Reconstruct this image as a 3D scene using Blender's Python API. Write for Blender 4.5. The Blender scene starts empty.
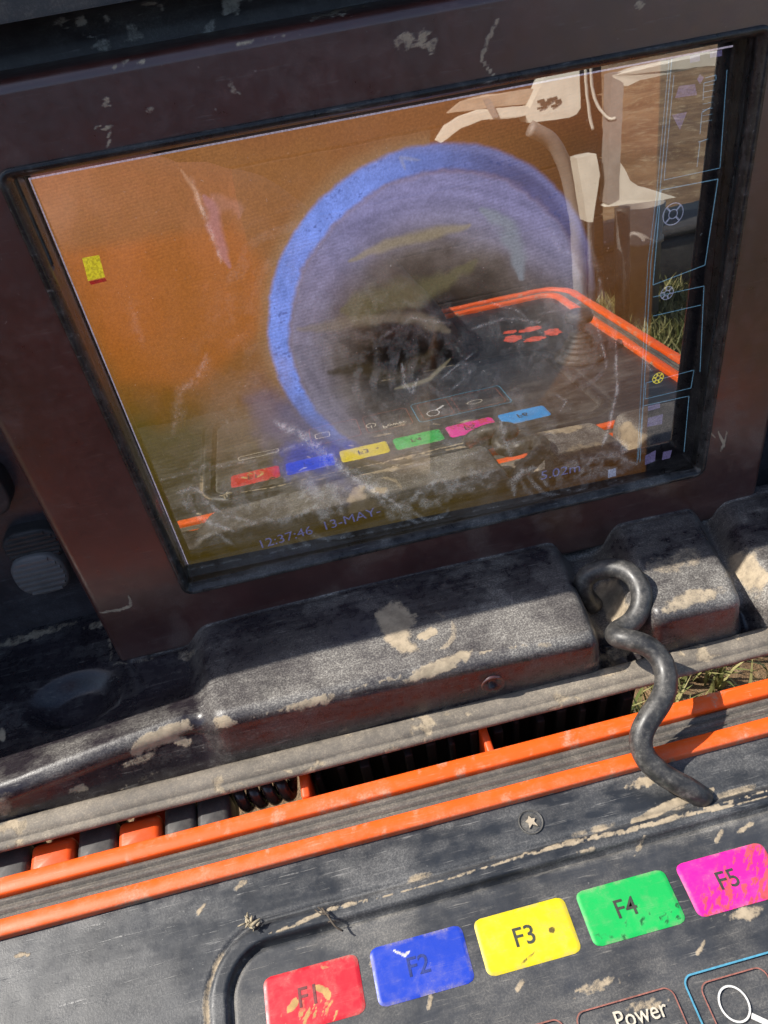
import bpy, math, random
import numpy as np
from mathutils import Vector, Euler

# ------------------------------------------------------------------ camera, sky, sun, exposure
MM = 0.001
SC = bpy.context.scene
COL = SC.collection
CAM_POS = np.array([51.068, -78.4875, 255.9688])          # millimetres
CAM_ROT = (math.radians(45.495142), math.radians(6.62285), math.radians(-12.120925))
FPX = 766.028
cam_data = bpy.data.cameras.new('camera')
cam = bpy.data.objects.new('camera', cam_data)
COL.objects.link(cam)
cam.location = CAM_POS * MM
cam.rotation_euler = CAM_ROT
cam_data.sensor_fit = 'VERTICAL'
cam_data.sensor_height = 24.0
cam_data.lens = 24.0 * FPX / 1024.0
cam_data.clip_start = 0.005
cam_data.clip_end = 400.0
SC.camera = cam

SUN_EL = 48.5
world = bpy.data.worlds.new('World')
SC.world = world
world.use_nodes = True
wn = world.node_tree
bg = wn.nodes['Background']
sky = wn.nodes.new('ShaderNodeTexSky')
sky.sky_type = 'NISHITA'
sky.sun_disc = False
sky.sun_elevation = math.radians(SUN_EL)
sky.sun_rotation = math.radians(-71.9)
sky.air_density = 1.0
sky.dust_density = 1.5
wn.links.new(sky.outputs[0], bg.inputs[0])
bg.inputs[1].default_value = 0.13

sun_data = bpy.data.lights.new('sun', 'SUN')
sun = bpy.data.objects.new('sun', sun_data)
COL.objects.link(sun)
sun_data.energy = 4.6
sun_data.angle = math.radians(0.5)
sun_data.color = (1.0, 0.95, 0.87)
_sd = Vector((-.84, .275, 1.0)).normalized()
sun.rotation_euler = _sd.to_track_quat('Z', 'Y').to_euler()
sun.location = (-1, 0, 2)

SC.view_settings.view_transform = 'Standard'
SC.view_settings.look = 'None'
SC.view_settings.gamma = 1.0
SC.view_settings.exposure = 0.35
SC.cycles.max_bounces = 8
SC.cycles.transparent_max_bounces = 12

# ------------------------------------------------------------------ geometry of the place (mm)
R = np.array(Euler(CAM_ROT).to_matrix())
O = np.array([-8.93918, 140.87874, 32.29806])             # lower left corner of the display plane
U = np.array([0.0, 0.11511094, 0.99335264])               # up the lid
N = np.array([0.0, -0.99335264, 0.11511094])              # out of the lid, to the user
X = np.array([1.0, 0.0, 0.0])
GROUND_Z = -230.0


def ray(px, py):
    v = R @ np.array([(px - 384) / FPX, -(py - 512) / FPX, -1.0])
    return v / np.linalg.norm(v)


def on_z(px, py, z=0.0):
    v = ray(px, py)
    return CAM_POS + v * ((z - CAM_POS[2]) / v[2])


def lidc(px, py, n=0.0):
    """point of the lid plane at depth n met by a line of sight, as (x, v)"""
    v = ray(px, py)
    t = N @ (O + n * N - CAM_POS) / (N @ v)
    q = CAM_POS + v * t - O
    return np.array([q @ X, q @ U])


def L(x, v, n):
    return O + x * X + v * U + n * N


def LL(a):
    a = np.asarray(a, float)
    return O + a[..., 0:1] * X + a[..., 1:2] * U + a[..., 2:3] * N


def mirrored(px, py, dist):
    v = ray(px, py)
    g = O + 4 * N
    t = N @ (g - CAM_POS) / (N @ v)
    c = CAM_POS + v * t
    v = v - 2 * N * (N @ v)
    return c + v * dist


def mirrored_y(px, py, y):
    v = ray(px, py)
    g = O + 4 * N
    t = N @ (g - CAM_POS) / (N @ v)
    c = CAM_POS + v * t
    v = v - 2 * N * (N @ v)
    return c + v * ((y - c[1]) / v[1])


def pix(P):
    q = (np.asarray(P, float) - CAM_POS) @ R
    d = np.minimum(q[..., 2], -1e-3)
    return np.stack([384 - FPX * q[..., 0] / d, 512 + FPX * q[..., 1] / d], -1)


# ------------------------------------------------------------------ numeric noise for wear masks
def _hash(ix, iy, seed):
    h = (ix.astype(np.int64) * 374761393 + iy.astype(np.int64) * 668265263 + seed * 974634777) & 0xFFFFFFFF
    h = ((h ^ (h >> 13)) * 1274126177) & 0xFFFFFFFF
    return ((h ^ (h >> 16)) & 0xFFFFFF) / float(0xFFFFFF)


def vn(x, y, seed=0):
    ix = np.floor(x); iy = np.floor(y)
    fx = x - ix; fy = y - iy
    fx = fx * fx * (3 - 2 * fx); fy = fy * fy * (3 - 2 * fy)
    a = _hash(ix, iy, seed); b = _hash(ix + 1, iy, seed)
    c = _hash(ix, iy + 1, seed); d = _hash(ix + 1, iy + 1, seed)
    return (a * (1 - fx) + b * fx) * (1 - fy) + (c * (1 - fx) + d * fx) * fy


def fbm(x, y, s, seed=0, o=4):
    r = 0; a = 0.5; t = 0
    for k in range(o):
        r = r + a * vn(x / s * 2 ** k + 17.3 * k, y / s * 2 ** k - 9.1 * k, seed + k); t += a; a *= 0.55
    return r / t


def sm(a, b, x):
    t = np.clip((x - a) / (b - a), 0, 1)
    return t * t * (3 - 2 * t)


def seg_dist(x, y, pts):
    d = np.full(np.shape(x), 1e9); tt = np.zeros(np.shape(x))
    n = len(pts) - 1
    for k in range(n):
        ax, ay = pts[k]; bx, by = pts[k + 1]
        dx, dy = bx - ax, by - ay
        t = np.clip(((x - ax) * dx + (y - ay) * dy) / (dx * dx + dy * dy + 1e-9), 0, 1)
        e = np.hypot(x - ax - t * dx, y - ay - t * dy)
        m = e < d
        d = np.where(m, e, d); tt = np.where(m, (k + t) / n, tt)
    return d, tt


def stroke(x, y, pts, w, soft=0.6, seed=0, gap=0.0):
    """mask of a smeared line: width w, ragged by noise"""
    xx = x + (fbm(x, y, 30, seed + 5, 3) - .5) * w * 1.5
    yy = y + (fbm(x, y, 30, seed + 9, 3) - .5) * w * 1.5
    d, t = seg_dist(xx, yy, pts)
    taper = np.clip(4 * t * (1 - t) + .35, 0, 1)
    m = 1 - sm(w * taper * (1 - soft), w * taper, d)
    return m * sm(gap - .12, gap + .12, fbm(x, y, 5, seed + 2))


def blob(x, y, cx, cy, rx, ry, ang=0.0, seed=0, rag=0.7, soft=.45):
    a = math.radians(ang)
    dx, dy = x - cx, y - cy
    u = (dx * math.cos(a) + dy * math.sin(a)) / rx
    v = (-dx * math.sin(a) + dy * math.cos(a)) / ry
    r = np.hypot(u, v) + (fbm(x, y, max(4, min(rx, ry) * .9), seed) - .5) * rag * 2
    return 1 - sm(1 - soft, 1 + soft, r)


# ------------------------------------------------------------------ object helpers
ROOT_LOC = {}


def root_of(o):
    while o.parent:
        o = o.parent
    return o


def thing(name, label, cat, loc=(0, 0, 0), group=None):
    o = bpy.data.objects.new(name, None)
    COL.objects.link(o)
    o.empty_display_size = .02
    o.location = np.array(loc, float) * MM
    o['label'] = label
    o['category'] = cat
    if group:
        o['group'] = group
    ROOT_LOC[o.name] = np.array(loc, float)
    return o


def obj(name, verts, faces, mat, parent=None, smooth=True, attrs=None, loc=None, label=None):
    """verts in world mm; loc (world mm) sets the origin of the part"""
    V = np.asarray(verts, float)
    base = np.zeros(3)
    if parent is not None:
        base = ROOT_LOC[parent.name]
    here = np.array(loc, float) if loc is not None else base.copy()
    if parent is None and loc is None:
        here = np.zeros(3)
    me = bpy.data.meshes.new(name)
    Vl = (V - here) * MM
    if isinstance(faces, np.ndarray) and faces.ndim == 2:
        n = len(faces); k = faces.shape[1]
        me.vertices.add(len(Vl)); me.vertices.foreach_set('co', Vl.ravel())
        me.loops.add(n * k); me.loops.foreach_set('vertex_index', faces.ravel().astype(np.int32))
        me.polygons.add(n)
        me.polygons.foreach_set('loop_start', np.arange(0, n * k, k, dtype=np.int32))
        me.update(calc_edges=True)
    else:
        me.from_pydata([tuple(v) for v in Vl], [], [tuple(int(i) for i in f) for f in faces])
    me.validate()
    if smooth:
        me.polygons.foreach_set('use_smooth', np.ones(len(me.polygons), dtype=bool))
    if attrs:
        for k, a in attrs.items():
            if a.ndim == 1:
                at = me.attributes.new(k, 'FLOAT', 'POINT')
                at.data.foreach_set('value', a.astype(np.float32))
            else:
                at = me.attributes.new(k, 'FLOAT_COLOR', 'POINT')
                c = np.ones((len(a), 4), np.float32); c[:, :3] = a
                at.data.foreach_set('color', c.ravel())
    if mat is not None:
        me.materials.append(mat)
    me.update()
    o = bpy.data.objects.new(name, me)
    COL.objects.link(o)
    o.location = (here - base) * MM
    if parent is not None:
        o.parent = parent
    ROOT_LOC[o.name] = here
    if label:
        o['label'] = label
    return o


def tag(o, label, cat=None, group=None, kind=None):
    if label: o['label'] = label
    if cat: o['category'] = cat
    if group: o['group'] = group
    if kind: o['kind'] = kind
    return o


def grid_faces(nu, nv, closed_u=False):
    i = np.arange(nu if closed_u else nu - 1)[:, None]
    j = np.arange(nv - 1)[None, :]
    a = i * nv + j
    b = ((i + 1) % nu) * nv + j
    return np.stack([a, b, b + 1, a + 1], -1).reshape(-1, 4)


def rrect(x0, x1, y0, y1, r, n=8, per=1):
    """rounded rectangle, counter-clockwise, with `per` steps on each straight side"""
    pts = []
    cs = [(x1 - r, y0 + r, -90), (x1 - r, y1 - r, 0), (x0 + r, y1 - r, 90), (x0 + r, y0 + r, 180)]
    for k, (cx, cy, a0) in enumerate(cs):
        arc = [(cx + r * math.cos(math.radians(a0 + 90 * i / n)), cy + r * math.sin(math.radians(a0 + 90 * i / n))) for i in range(n + 1)]
        pts += arc
        nx, ny, na = cs[(k + 1) % 4]
        ex, ey = arc[-1]
        sx, sy = nx + r * math.cos(math.radians(na)), ny + r * math.sin(math.radians(na))
        for i in range(1, per):
            pts.append((ex + (sx - ex) * i / per, ey + (sy - ey) * i / per))
    return np.array(pts)


def loft(loops, closed_ring=True, cap0=False, cap1=False):
    """loops: list of (n,3) arrays"""
    n = len(loops[0]); m = len(loops)
    V = np.concatenate(loops)
    f = []
    for j in range(m - 1):
        for i in range(n if closed_ring else n - 1):
            a = j * n + i; b = j * n + (i + 1) % n
            f.append((a, b, b + n, a + n))
    if cap0: f.append(tuple(range(n))[::-1])
    if cap1: f.append(tuple(range((m - 1) * n, m * n)))
    return V, f


def box(x0, x1, y0, y1, z0, z1, bev=1.0, n=3):
    """box with rounded vertical edges and bevelled top and bottom rims"""
    b = min(bev, (x1 - x0) / 2.2, (y1 - y0) / 2.2, (z1 - z0) / 2.2)
    loops = []
    for off, z in [(b, z0), (b * .3, z0 + b * .3), (0, z0 + b), (0, z1 - b), (b * .3, z1 - b * .3), (b, z1)]:
        p = rrect(x0 + off, x1 - off, y0 + off, y1 - off, max(b - off * .5, b * .4), n)
        loops.append(np.column_stack([p, np.full(len(p), z)]))
    return loft(loops, True, True, True)


def merge(parts):
    V = []; F = []; o = 0
    for v, f in parts:
        V.append(np.asarray(v)); F += [tuple(int(i) + o for i in q) for q in f]; o += len(v)
    return np.concatenate(V), F


def spline(pts, n):
    P = np.asarray(pts, float); out = []
    P = np.vstack([2 * P[0] - P[1], P, 2 * P[-1] - P[-2]])
    for k in range(1, len(P) - 2):
        for i in range(n):
            t = i / n
            a, b, c, d = P[k - 1], P[k], P[k + 1], P[k + 2]
            out.append(.5 * ((2 * b) + (-a + c) * t + (2 * a - 5 * b + 4 * c - d) * t * t + (-a + 3 * b - 3 * c + d) * t ** 3))
    out.append(P[-2])
    return np.array(out)


def tube(path, rad, n=14, caps=True):
    P = np.asarray(path, float); m = len(P)
    rad = np.full(m, rad) if np.isscalar(rad) else np.asarray(rad)
    T = np.gradient(P, axis=0); T /= np.linalg.norm(T, axis=1)[:, None] + 1e-9
    up = np.array([0.13, .27, 1.0]); nrm = np.cross(T[0], up); nrm /= np.linalg.norm(nrm)
    loops = []
    for i in range(m):
        nrm = nrm - T[i] * (nrm @ T[i]); nrm /= np.linalg.norm(nrm)
        bn = np.cross(T[i], nrm)
        a = np.arange(n) * 2 * math.pi / n
        loops.append(P[i] + rad[i] * (np.cos(a)[:, None] * nrm + np.sin(a)[:, None] * bn))
    return loft(loops, True, caps, caps)


def extrude_poly(pts3, vec):
    A = np.asarray(pts3, float); B = A + np.asarray(vec, float); n = len(A)
    V = np.concatenate([A, B]); f = [tuple(range(n))[::-1], tuple(range(n, 2 * n))]
    f += [(i, (i + 1) % n, n + (i + 1) % n, n + i) for i in range(n)]
    return V, f


def text_mesh(s, size, bold=0.0):
    c = bpy.data.curves.new('text', 'FONT')
    c.body = s; c.size = size; c.resolution_u = 3; c.offset = bold
    c.extrude = 0.0
    o = bpy.data.objects.new('text', c)
    COL.objects.link(o)
    bpy.context.view_layer.update()
    me = bpy.data.meshes.new_from_object(o)
    V = np.array([v.co[:] for v in me.vertices]); F = [tuple(p.vertices) for p in me.polygons]
    bpy.data.objects.remove(o); bpy.data.curves.remove(c); bpy.data.meshes.remove(me)
    return V, F


def flat_text(s, size, o3, ux, uy, bold=0.0, shear=0.0, wide=1.0):
    V, F = text_mesh(s, size, bold)
    P = np.asarray(o3) + (V[:, 0:1] * wide + shear * V[:, 1:2]) * np.asarray(ux) + V[:, 1:2] * np.asarray(uy)
    return P, F


def ribbon(path2, w, closed=False):
    """flat line of width w along a 2D path -> (verts2d, faces)"""
    P = np.asarray(path2, float)
    if closed: T = np.roll(P, -1, 0) - np.roll(P, 1, 0)
    else: T = np.gradient(P, axis=0)
    T /= np.linalg.norm(T, axis=1)[:, None] + 1e-9
    Nn = np.column_stack([-T[:, 1], T[:, 0]])
    V = np.concatenate([P - Nn * w / 2, P + Nn * w / 2]); n = len(P)
    F = [(i, (i + 1) % n, n + (i + 1) % n, n + i) for i in range(n if closed else n - 1)]
    return V, F


# ------------------------------------------------------------------ materials
def new_mat(name):
    m = bpy.data.materials.new(name); m.use_nodes = True
    nt = m.node_tree
    return m, nt, nt.nodes['Principled BSDF']


def node(nt, t, **kw):
    n = nt.nodes.new(t)
    for k, v in kw.items():
        setattr(n, k, v)
    return n


def noise(nt, vec, scale, detail=4, rough=.6, dist=0.0):
    n = node(nt, 'ShaderNodeTexNoise')
    n.inputs['Scale'].default_value = scale; n.inputs['Detail'].default_value = detail
    n.inputs['Roughness'].default_value = rough; n.inputs['Distortion'].default_value = dist
    nt.links.new(vec, n.inputs['Vector'])
    return n.outputs['Fac']


def math_n(nt, op, a, b=None, clamp=False):
    n = node(nt, 'ShaderNodeMath', operation=op, use_clamp=clamp)
    for i, v in enumerate((a, b)):
        if v is None: continue
        if isinstance(v, (int, float)): n.inputs[i].default_value = v
        else: nt.links.new(v, n.inputs[i])
    return n.outputs[0]


def maprange(nt, v, a, b, c=0.0, d=1.0):
    n = node(nt, 'ShaderNodeMapRange', interpolation_type='SMOOTHSTEP')
    nt.links.new(v, n.inputs[0])
    for i, q in enumerate((a, b, c, d)): n.inputs[i + 1].default_value = q
    return n.outputs[0]


def mixc(nt, f, a, b):
    n = node(nt, 'ShaderNodeMix', data_type='RGBA')
    for idx, v in ((0, f), (6, a), (7, b)):
        if isinstance(v, (int, float)): n.inputs[idx].default_value = v
        elif isinstance(v, tuple): n.inputs[idx].default_value = (*v, 1)
        else: nt.links.new(v, n.inputs[idx])
    return n.outputs[2]


def attr(nt, name):
    n = node(nt, 'ShaderNodeAttribute', attribute_name=name)
    return n.outputs['Fac']


def plastic(name, base, rough=.4, dust=(.33, .29, .23), amount=.0, use_attr=True, speck=1500, scratch=.25,
            mud=(.52, .42, .29), bump=.25, var=.35, spec=.5, coat=0.0, scr_rot=15, dark=None, film=.24, patchy=1.0, grainy=.75, gritty=.6, streaky=1.0):
    m, nt, p = new_mat(name)
    tc = node(nt, 'ShaderNodeTexCoord').outputs['Object']
    lo = noise(nt, tc, 45, 5, .6)
    mid = noise(nt, tc, 260, 5, .65)
    hi = noise(nt, tc, speck, 3, .7)
    mp = node(nt, 'ShaderNodeMapping'); mp.inputs['Rotation'].default_value = (0, 0, math.radians(scr_rot))
    mp.inputs['Scale'].default_value = (70, 1500, 900); nt.links.new(tc, mp.inputs[0])
    sc1 = noise(nt, mp.outputs[0], 1, 3, .6, .3)
    mp2 = node(nt, 'ShaderNodeMapping'); mp2.inputs['Rotation'].default_value = (0, 0, math.radians(scr_rot + 62))
    mp2.inputs['Scale'].default_value = (60, 1300, 700); nt.links.new(tc, mp2.inputs[0])
    sc2 = noise(nt, mp2.outputs[0], 1, 3, .6, .3)
    scr = math_n(nt, 'MAXIMUM', maprange(nt, sc1, .60, .74), maprange(nt, sc2, .62, .76))
    scr = math_n(nt, 'MULTIPLY', scr, maprange(nt, mid, .35, .62))
    db = dark or tuple(c * (1 - var) for c in base)
    col = mixc(nt, maprange(nt, lo, .3, .7), db, base)
    col = mixc(nt, math_n(nt, 'MULTIPLY', scr, scratch), col, dust)
    vhi = noise(nt, tc, speck * 1.9, 2, .6)
    patch = math_n(nt, 'ADD', math_n(nt, 'MULTIPLY', math_n(nt, 'SUBTRACT', mid, .5), .42 * patchy), math_n(nt, 'MULTIPLY', math_n(nt, 'SUBTRACT', lo, .5), .18 * patchy))
    mp3 = node(nt, 'ShaderNodeMapping'); mp3.inputs['Rotation'].default_value = (0, 0, math.radians(-scr_rot - 20))
    mp3.inputs['Scale'].default_value = (28, 190, 120); nt.links.new(tc, mp3.inputs[0])
    stk = noise(nt, mp3.outputs[0], 1, 6, .72, .8)
    patch = math_n(nt, 'ADD', patch, math_n(nt, 'MULTIPLY', math_n(nt, 'SUBTRACT', stk, .5), .45 * streaky))
    dens = math_n(nt, 'ADD', patch, .13 + amount)
    if use_attr:
        dens = math_n(nt, 'ADD', dens, math_n(nt, 'MULTIPLY', attr(nt, 'dust'), .62))
    dens = math_n(nt, 'MAXIMUM', dens, .015)
    grain = math_n(nt, 'MAXIMUM', maprange(nt, hi, .42, .72), math_n(nt, 'MULTIPLY', maprange(nt, vhi, .55, .72), 1.2))
    fd = math_n(nt, 'MULTIPLY', dens, math_n(nt, 'ADD', math_n(nt, 'MULTIPLY', grain, grainy), film + .22), True)
    fd = math_n(nt, 'MINIMUM', fd, .88)
    grit = maprange(nt, noise(nt, tc, 560, 3, .6), .70, .76)
    fd = math_n(nt, 'MAXIMUM', fd, math_n(nt, 'MULTIPLY', grit, .60 * gritty))
    dcol = mixc(nt, mid, tuple(c * .75 for c in dust), tuple(min(1, c * 1.2) for c in dust))
    col = mixc(nt, fd, col, dcol)
    ro = math_n(nt, 'ADD', rough, math_n(nt, 'MULTIPLY', fd, .9 - rough), True)
    ro = math_n(nt, 'ADD', ro, math_n(nt, 'MULTIPLY', math_n(nt, 'SUBTRACT', mid, .5), .35), True)
    h = math_n(nt, 'ADD', math_n(nt, 'MULTIPLY', fd, .5), math_n(nt, 'MULTIPLY', hi, .15))
    h = math_n(nt, 'SUBTRACT', h, math_n(nt, 'MULTIPLY', scr, .5))
    if use_attr:
        mk = attr(nt, 'mud')
        mv = math_n(nt, 'ADD', math_n(nt, 'MULTIPLY', math_n(nt, 'SUBTRACT', hi, .5), 1.1), math_n(nt, 'MULTIPLY', math_n(nt, 'SUBTRACT', mid, .5), .8))
        mf = maprange(nt, math_n(nt, 'ADD', mk, math_n(nt, 'MULTIPLY', mv, math_n(nt, 'MULTIPLY', mk, 1.6))), .20, .72)
        mf = math_n(nt, 'MULTIPLY', mf, .93)
        mcol = mixc(nt, maprange(nt, mid, .3, .7), tuple(c * .62 for c in mud), mud)
        col = mixc(nt, mf, col, mcol)
        ro = math_n(nt, 'ADD', ro, math_n(nt, 'MULTIPLY', mf, .6), True)
        h = math_n(nt, 'ADD', h, math_n(nt, 'MULTIPLY', mf, 1.4))
    nt.links.new(col, p.inputs['Base Color'])
    nt.links.new(ro, p.inputs['Roughness'])
    p.inputs['Specular IOR Level'].default_value = spec
    p.inputs['Coat Weight'].default_value = coat
    p.inputs['Coat Roughness'].default_value = .12
    b = node(nt, 'ShaderNodeBump'); b.inputs['Strength'].default_value = bump; b.inputs['Distance'].default_value = .0004
    nt.links.new(h, b.inputs['Height']); nt.links.new(b.outputs[0], p.inputs['Normal'])
    return m


def simple(name, base, rough=.5, var=.25, scale=300, bump=.2, emit=None, metal=0.0, dist=.0004):
    m, nt, p = new_mat(name)
    tc = node(nt, 'ShaderNodeTexCoord').outputs['Object']
    n1 = noise(nt, tc, scale, 5, .65)
    col = mixc(nt, maprange(nt, n1, .3, .7), tuple(c * (1 - var) for c in base), base)
    nt.links.new(col, p.inputs['Base Color'])
    p.inputs['Roughness'].default_value = rough; p.inputs['Metallic'].default_value = metal
    b = node(nt, 'ShaderNodeBump'); b.inputs['Strength'].default_value = bump; b.inputs['Distance'].default_value = dist
    nt.links.new(n1, b.inputs['Height']); nt.links.new(b.outputs[0], p.inputs['Normal'])
    if emit:
        p.inputs['Emission Color'].default_value = (*emit, 1); p.inputs['Emission Strength'].default_value = 1.0
    return m


M = {}
M['panel'] = plastic('dusty_panel_plastic', (.024, .028, .035), .36, (.38, .37, .35), -.115, patchy=.35, streaky=.9, scratch=.5, bump=.35, scr_rot=25)
M['overlay'] = plastic('dusty_keypad_overlay', (.042, .046, .054), .42, (.42, .39, .34), -.09, patchy=.4, streaky=.8, scratch=.45, bump=.3, scr_rot=70)
M['liner'] = plastic('dusty_lid_liner_plastic', (.024, .018, .024), .27, (.52, .49, .43), -.12, grainy=1.3, patchy=.6, scratch=.30, bump=.3, spec=.6)
M['housing'] = plastic('monitor_housing_plastic', (.088, .026, .021), .34, (.36, .28, .23), -.125, patchy=.35, speck=1900, scratch=.12, bump=.10, spec=.5, streaky=.5)
M['lip'] = plastic('opening_lip_plastic', (.020, .018, .018), .3, (.42, .42, .40), -.09, scratch=.4, bump=.2, use_attr=True)
M['strip'] = plastic('dusty_rubber_strip', (.12, .105, .09), .65, (.58, .49, .37), .12, scratch=.3, bump=.5, patchy=1.4, film=.4, use_attr=True)
M['seal'] = plastic('orange_seal_rubber', (1.0, .125, .008), .42, (.60, .45, .33), -.17, gritty=.5, streaky=1.2, speck=1200, scratch=.35, bump=.12, var=.08, use_attr=True)
M['groove'] = plastic('dusty_seal_groove_rubber', (.055, .052, .05), .65, (.36, .31, .25), .0, scratch=.7, bump=.5, scr_rot=0)
M['black'] = plastic('black_hinge_plastic', (.045, .043, .042), .5, (.25, .22, .19), .01, scratch=.3, bump=.3, use_attr=False)
M['shell'] = plastic('black_case_shell', (.03, .028, .028), .5, (.28, .25, .21), .0, scratch=.2, bump=.3, use_attr=False)
M['housing'].node_tree.nodes['Principled BSDF'].inputs['IOR'].default_value = 1.95
M['orange'] = plastic('orange_hinge_plastic', (.90, .10, .01), .4, (.35, .22, .14), -.04, scratch=.2, bump=.2, var=.15, use_attr=False)
M['cord'] = plastic('dusty_cord_rubber', (.030, .030, .031), .40, (.44, .41, .36), .01, patchy=2.0, film=.2, speck=900, scratch=.1, bump=.15, spec=.6, use_attr=False)
M['deep'] = simple('dark_recess_plastic', (.010, .009, .009), .6)
M['border'] = simple('black_screen_border', (.006, .005, .007), .25, bump=.02)
M['glint'] = plastic('dusty_screw_plug', (.05, .05, .05), .45, (.45, .42, .36), .03, use_attr=False)


def key_mat(name, col, mudcol=(.62, .42, .16), amount=-.1):
    return plastic(name, col, .38, (.40, .33, .25), amount, speck=1300, scratch=.10, mud=mudcol, bump=.10, var=.10)


# ------------------------------------------------------------------ the thing itself
UNIT = thing('control_unit', 'muddy black and orange clamshell control unit with a lit colour screen in its raised lid', 'control unit', (85, -90, GROUND_Z))

# --- base shell
BX0, BX1, BY0, BY1 = -130.0, 292.0, -230.5, 50.7
SZ = -3.6


def rring(off, z, n=10, per=24):
    p = rrect(BX0 + off, BX1 - off, BY0 + off, BY1 - off, 27 - off * .8, n, per)
    return np.column_stack([p, np.full(len(p), z)])


v, f = loft([rring(22, GROUND_Z), rring(14, GROUND_Z + 3), rring(10, GROUND_Z + 20), rring(4, -40), rring(1, -12), rring(.5, -5), rring(3, -3.5), rring(8, -3.5)], True, True, False)
obj('base_shell', v, f, M['shell'], UNIT)

# --- double orange seal with a dusty channel between
def seal_loops(prof, per=150):
    return loft([rring(o, z + SZ, 14, per) for o, z in prof])


def seal_attr(V, dens):
    p = pix(V)
    d = np.clip(fbm(V[:, 0], V[:, 1], 9, 3) * 1.1 - .35, 0, 1) * dens
    return d


v, f = seal_loops([(.6, 0), (.1, 5.0), (.15, 7.0), (.4, 7.8), (.9, 8.1), (5.6, 8.0), (6.1, 7.7), (6.3, 6.8), (6.5, 4.6), (6.8, 2)])
obj('seal_rib', v, f, M['seal'], UNIT, attrs={'dust': seal_attr(v, .5), 'mud': .42 * sm(.57, .70, fbm(v[:, 0], v[:, 1], 5, 71))})
v, f = seal_loops([(6.7, 2), (6.75, 6.0), (7.4, 6.5), (8.4, 6.6), (8.7, 5.4), (9.4, 5.4), (9.7, 6.4), (11.4, 6.5), (11.7, 5.2), (12.3, 5.2), (12.6, 6.2), (13.6, 6.2), (13.9, 5.0), (13.9, 2)])
obj('seal_channel', v, f, M['groove'], UNIT, attrs={'dust': .25 + seal_attr(v, .9), 'mud': np.zeros(len(v))})
v, f = seal_loops([(13.8, 2), (14.0, 7.0), (14.2, 7.8), (14.6, 8.1), (18.9, 8.0), (19.4, 7.7), (19.6, 6.8), (19.7, 5.0), (19.8, 2.4)])
sv = seal_attr(v, .35) + .55 * sm(18.4, 19.8, np.abs(v[:, 1] - BY1) * (np.abs(v[:, 1] - BY1) < 30))
obj('seal_rib', v, f, M['seal'], UNIT, attrs={'dust': sv, 'mud': .42 * sm(.57, .70, fbm(v[:, 0], v[:, 1], 5, 72)) + .7 * sm(7.5 + SZ, 5.5 + SZ, v[:, 2]) * sm(.45, .6, fbm(v[:, 0], v[:, 1], 9, 73)) * .8})

# --- control panel: flange, bead and recessed keypad
RX0, RX1, RY0, RY1, RR = -9.5, 222.0, -100.0, 8.5, 13.0


def sd_rr(x, y):
    cx, cy = (RX0 + RX1) / 2, (RY0 + RY1) / 2
    qx = np.abs(x - cx) - (RX1 - RX0) / 2 + RR; qy = np.abs(y - cy) - (RY1 - RY0) / 2 + RR
    return np.hypot(np.maximum(qx, 0), np.maximum(qy, 0)) + np.minimum(np.maximum(qx, qy), 0) - RR


def panel_z(x, y):
    d = sd_rr(x, y)
    z = 2.0 * sm(.7, 1.9, d) - .45 * sm(5.2, 7.0, d)
    z = z - 1.0 * np.exp(-((d - .2) / .55) ** 2)
    z = z - .9 * np.exp(-((d - 7.3) / .6) ** 2)
    return z + (fbm(x, y, 30, 7) - .5) * .35


xs = np.concatenate([np.arange(-110.5, 180, .62), np.arange(180, 272.8, 2.0), [272.8]])
ys = np.concatenate([np.arange(-211.4, -64, 2.4), np.arange(-64, 31.4, .55), [31.4]])
gx, gy = np.meshgrid(xs, ys, indexing='ij')
gz = panel_z(gx, gy)
V = np.column_stack([gx.ravel(), gy.ravel(), gz.ravel()])
P = pix(V); x, y = V[:, 0], V[:, 1]; px, py = P[:, 0], P[:, 1]
d = sd_rr(x, y)
dust = .35 * np.exp(-((d - 7.8) / 1.5) ** 2) + .55 * np.exp(-((d + .5) / 1.2) ** 2) * sm(.35, .6, fbm(x, y, 12, 4))
dust += .26 * sm(.50, .72, fbm(x, y, 34, 11)) + .25 * sm(.5, .7, fbm(x * .4 + y, y * 1.0 - x * .3, 9, 12))
dust += .30 * sm(26, 31, y) * sm(.4, .6, fbm(x, y, 8, 8))
dust += .35 * blob(px, py, 660, 835, 110, 12, -13, 5)
mud = .75 * np.exp(-((d - 7.7) / 1.1) ** 2) * sm(.52, .66, fbm(x, y, 16, 21))
mud = np.maximum(mud, .95 * stroke(px, py, [(632, 822), (680, 802), (712, 790)], 7, seed=3))
mud = np.maximum(mud, .8 * stroke(px, py, [(520, 855), (640, 828), (768, 790)], 4, seed=13, gap=.42))
mud = np.maximum(mud, .8 * stroke(px, py, [(380, 898), (560, 846), (690, 815), (768, 797)], 2.2, seed=23, gap=.38))
mud = np.maximum(mud, .75 * stroke(px, py, [(268, 936), (330, 908), (380, 897)], 3, seed=24, gap=.40))
mud = np.maximum(mud, .8 * blob(px, py, 650, 745 + 36, 20, 5, -15, 6))
mud = np.maximum(mud, .75 * blob(px, py, 744, 914, 17, 7, -8, 7))
mud = np.maximum(mud, .6 * blob(px, py, 600, 985, 24, 5, -20, 8, 1.1))
mud = np.maximum(mud, .55 * blob(px, py, 645, 1005, 20, 6, -10, 9, 1.2))
for cx, cy, a in [(242, 752 + 132, 40), (520, 985, 60), (430, 1000, 80), (700, 950, 60), (590, 850, 10), (720, 836, 60), (745, 828, 30), (100, 905, 20), (22, 955, 10), (200, 910, 50), (640, 846, 60), (375, 960, 50)]:
    mud = np.maximum(mud, .7 * blob(px, py, cx, cy, 9, 2.5, -a, int(cx), .9))
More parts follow.
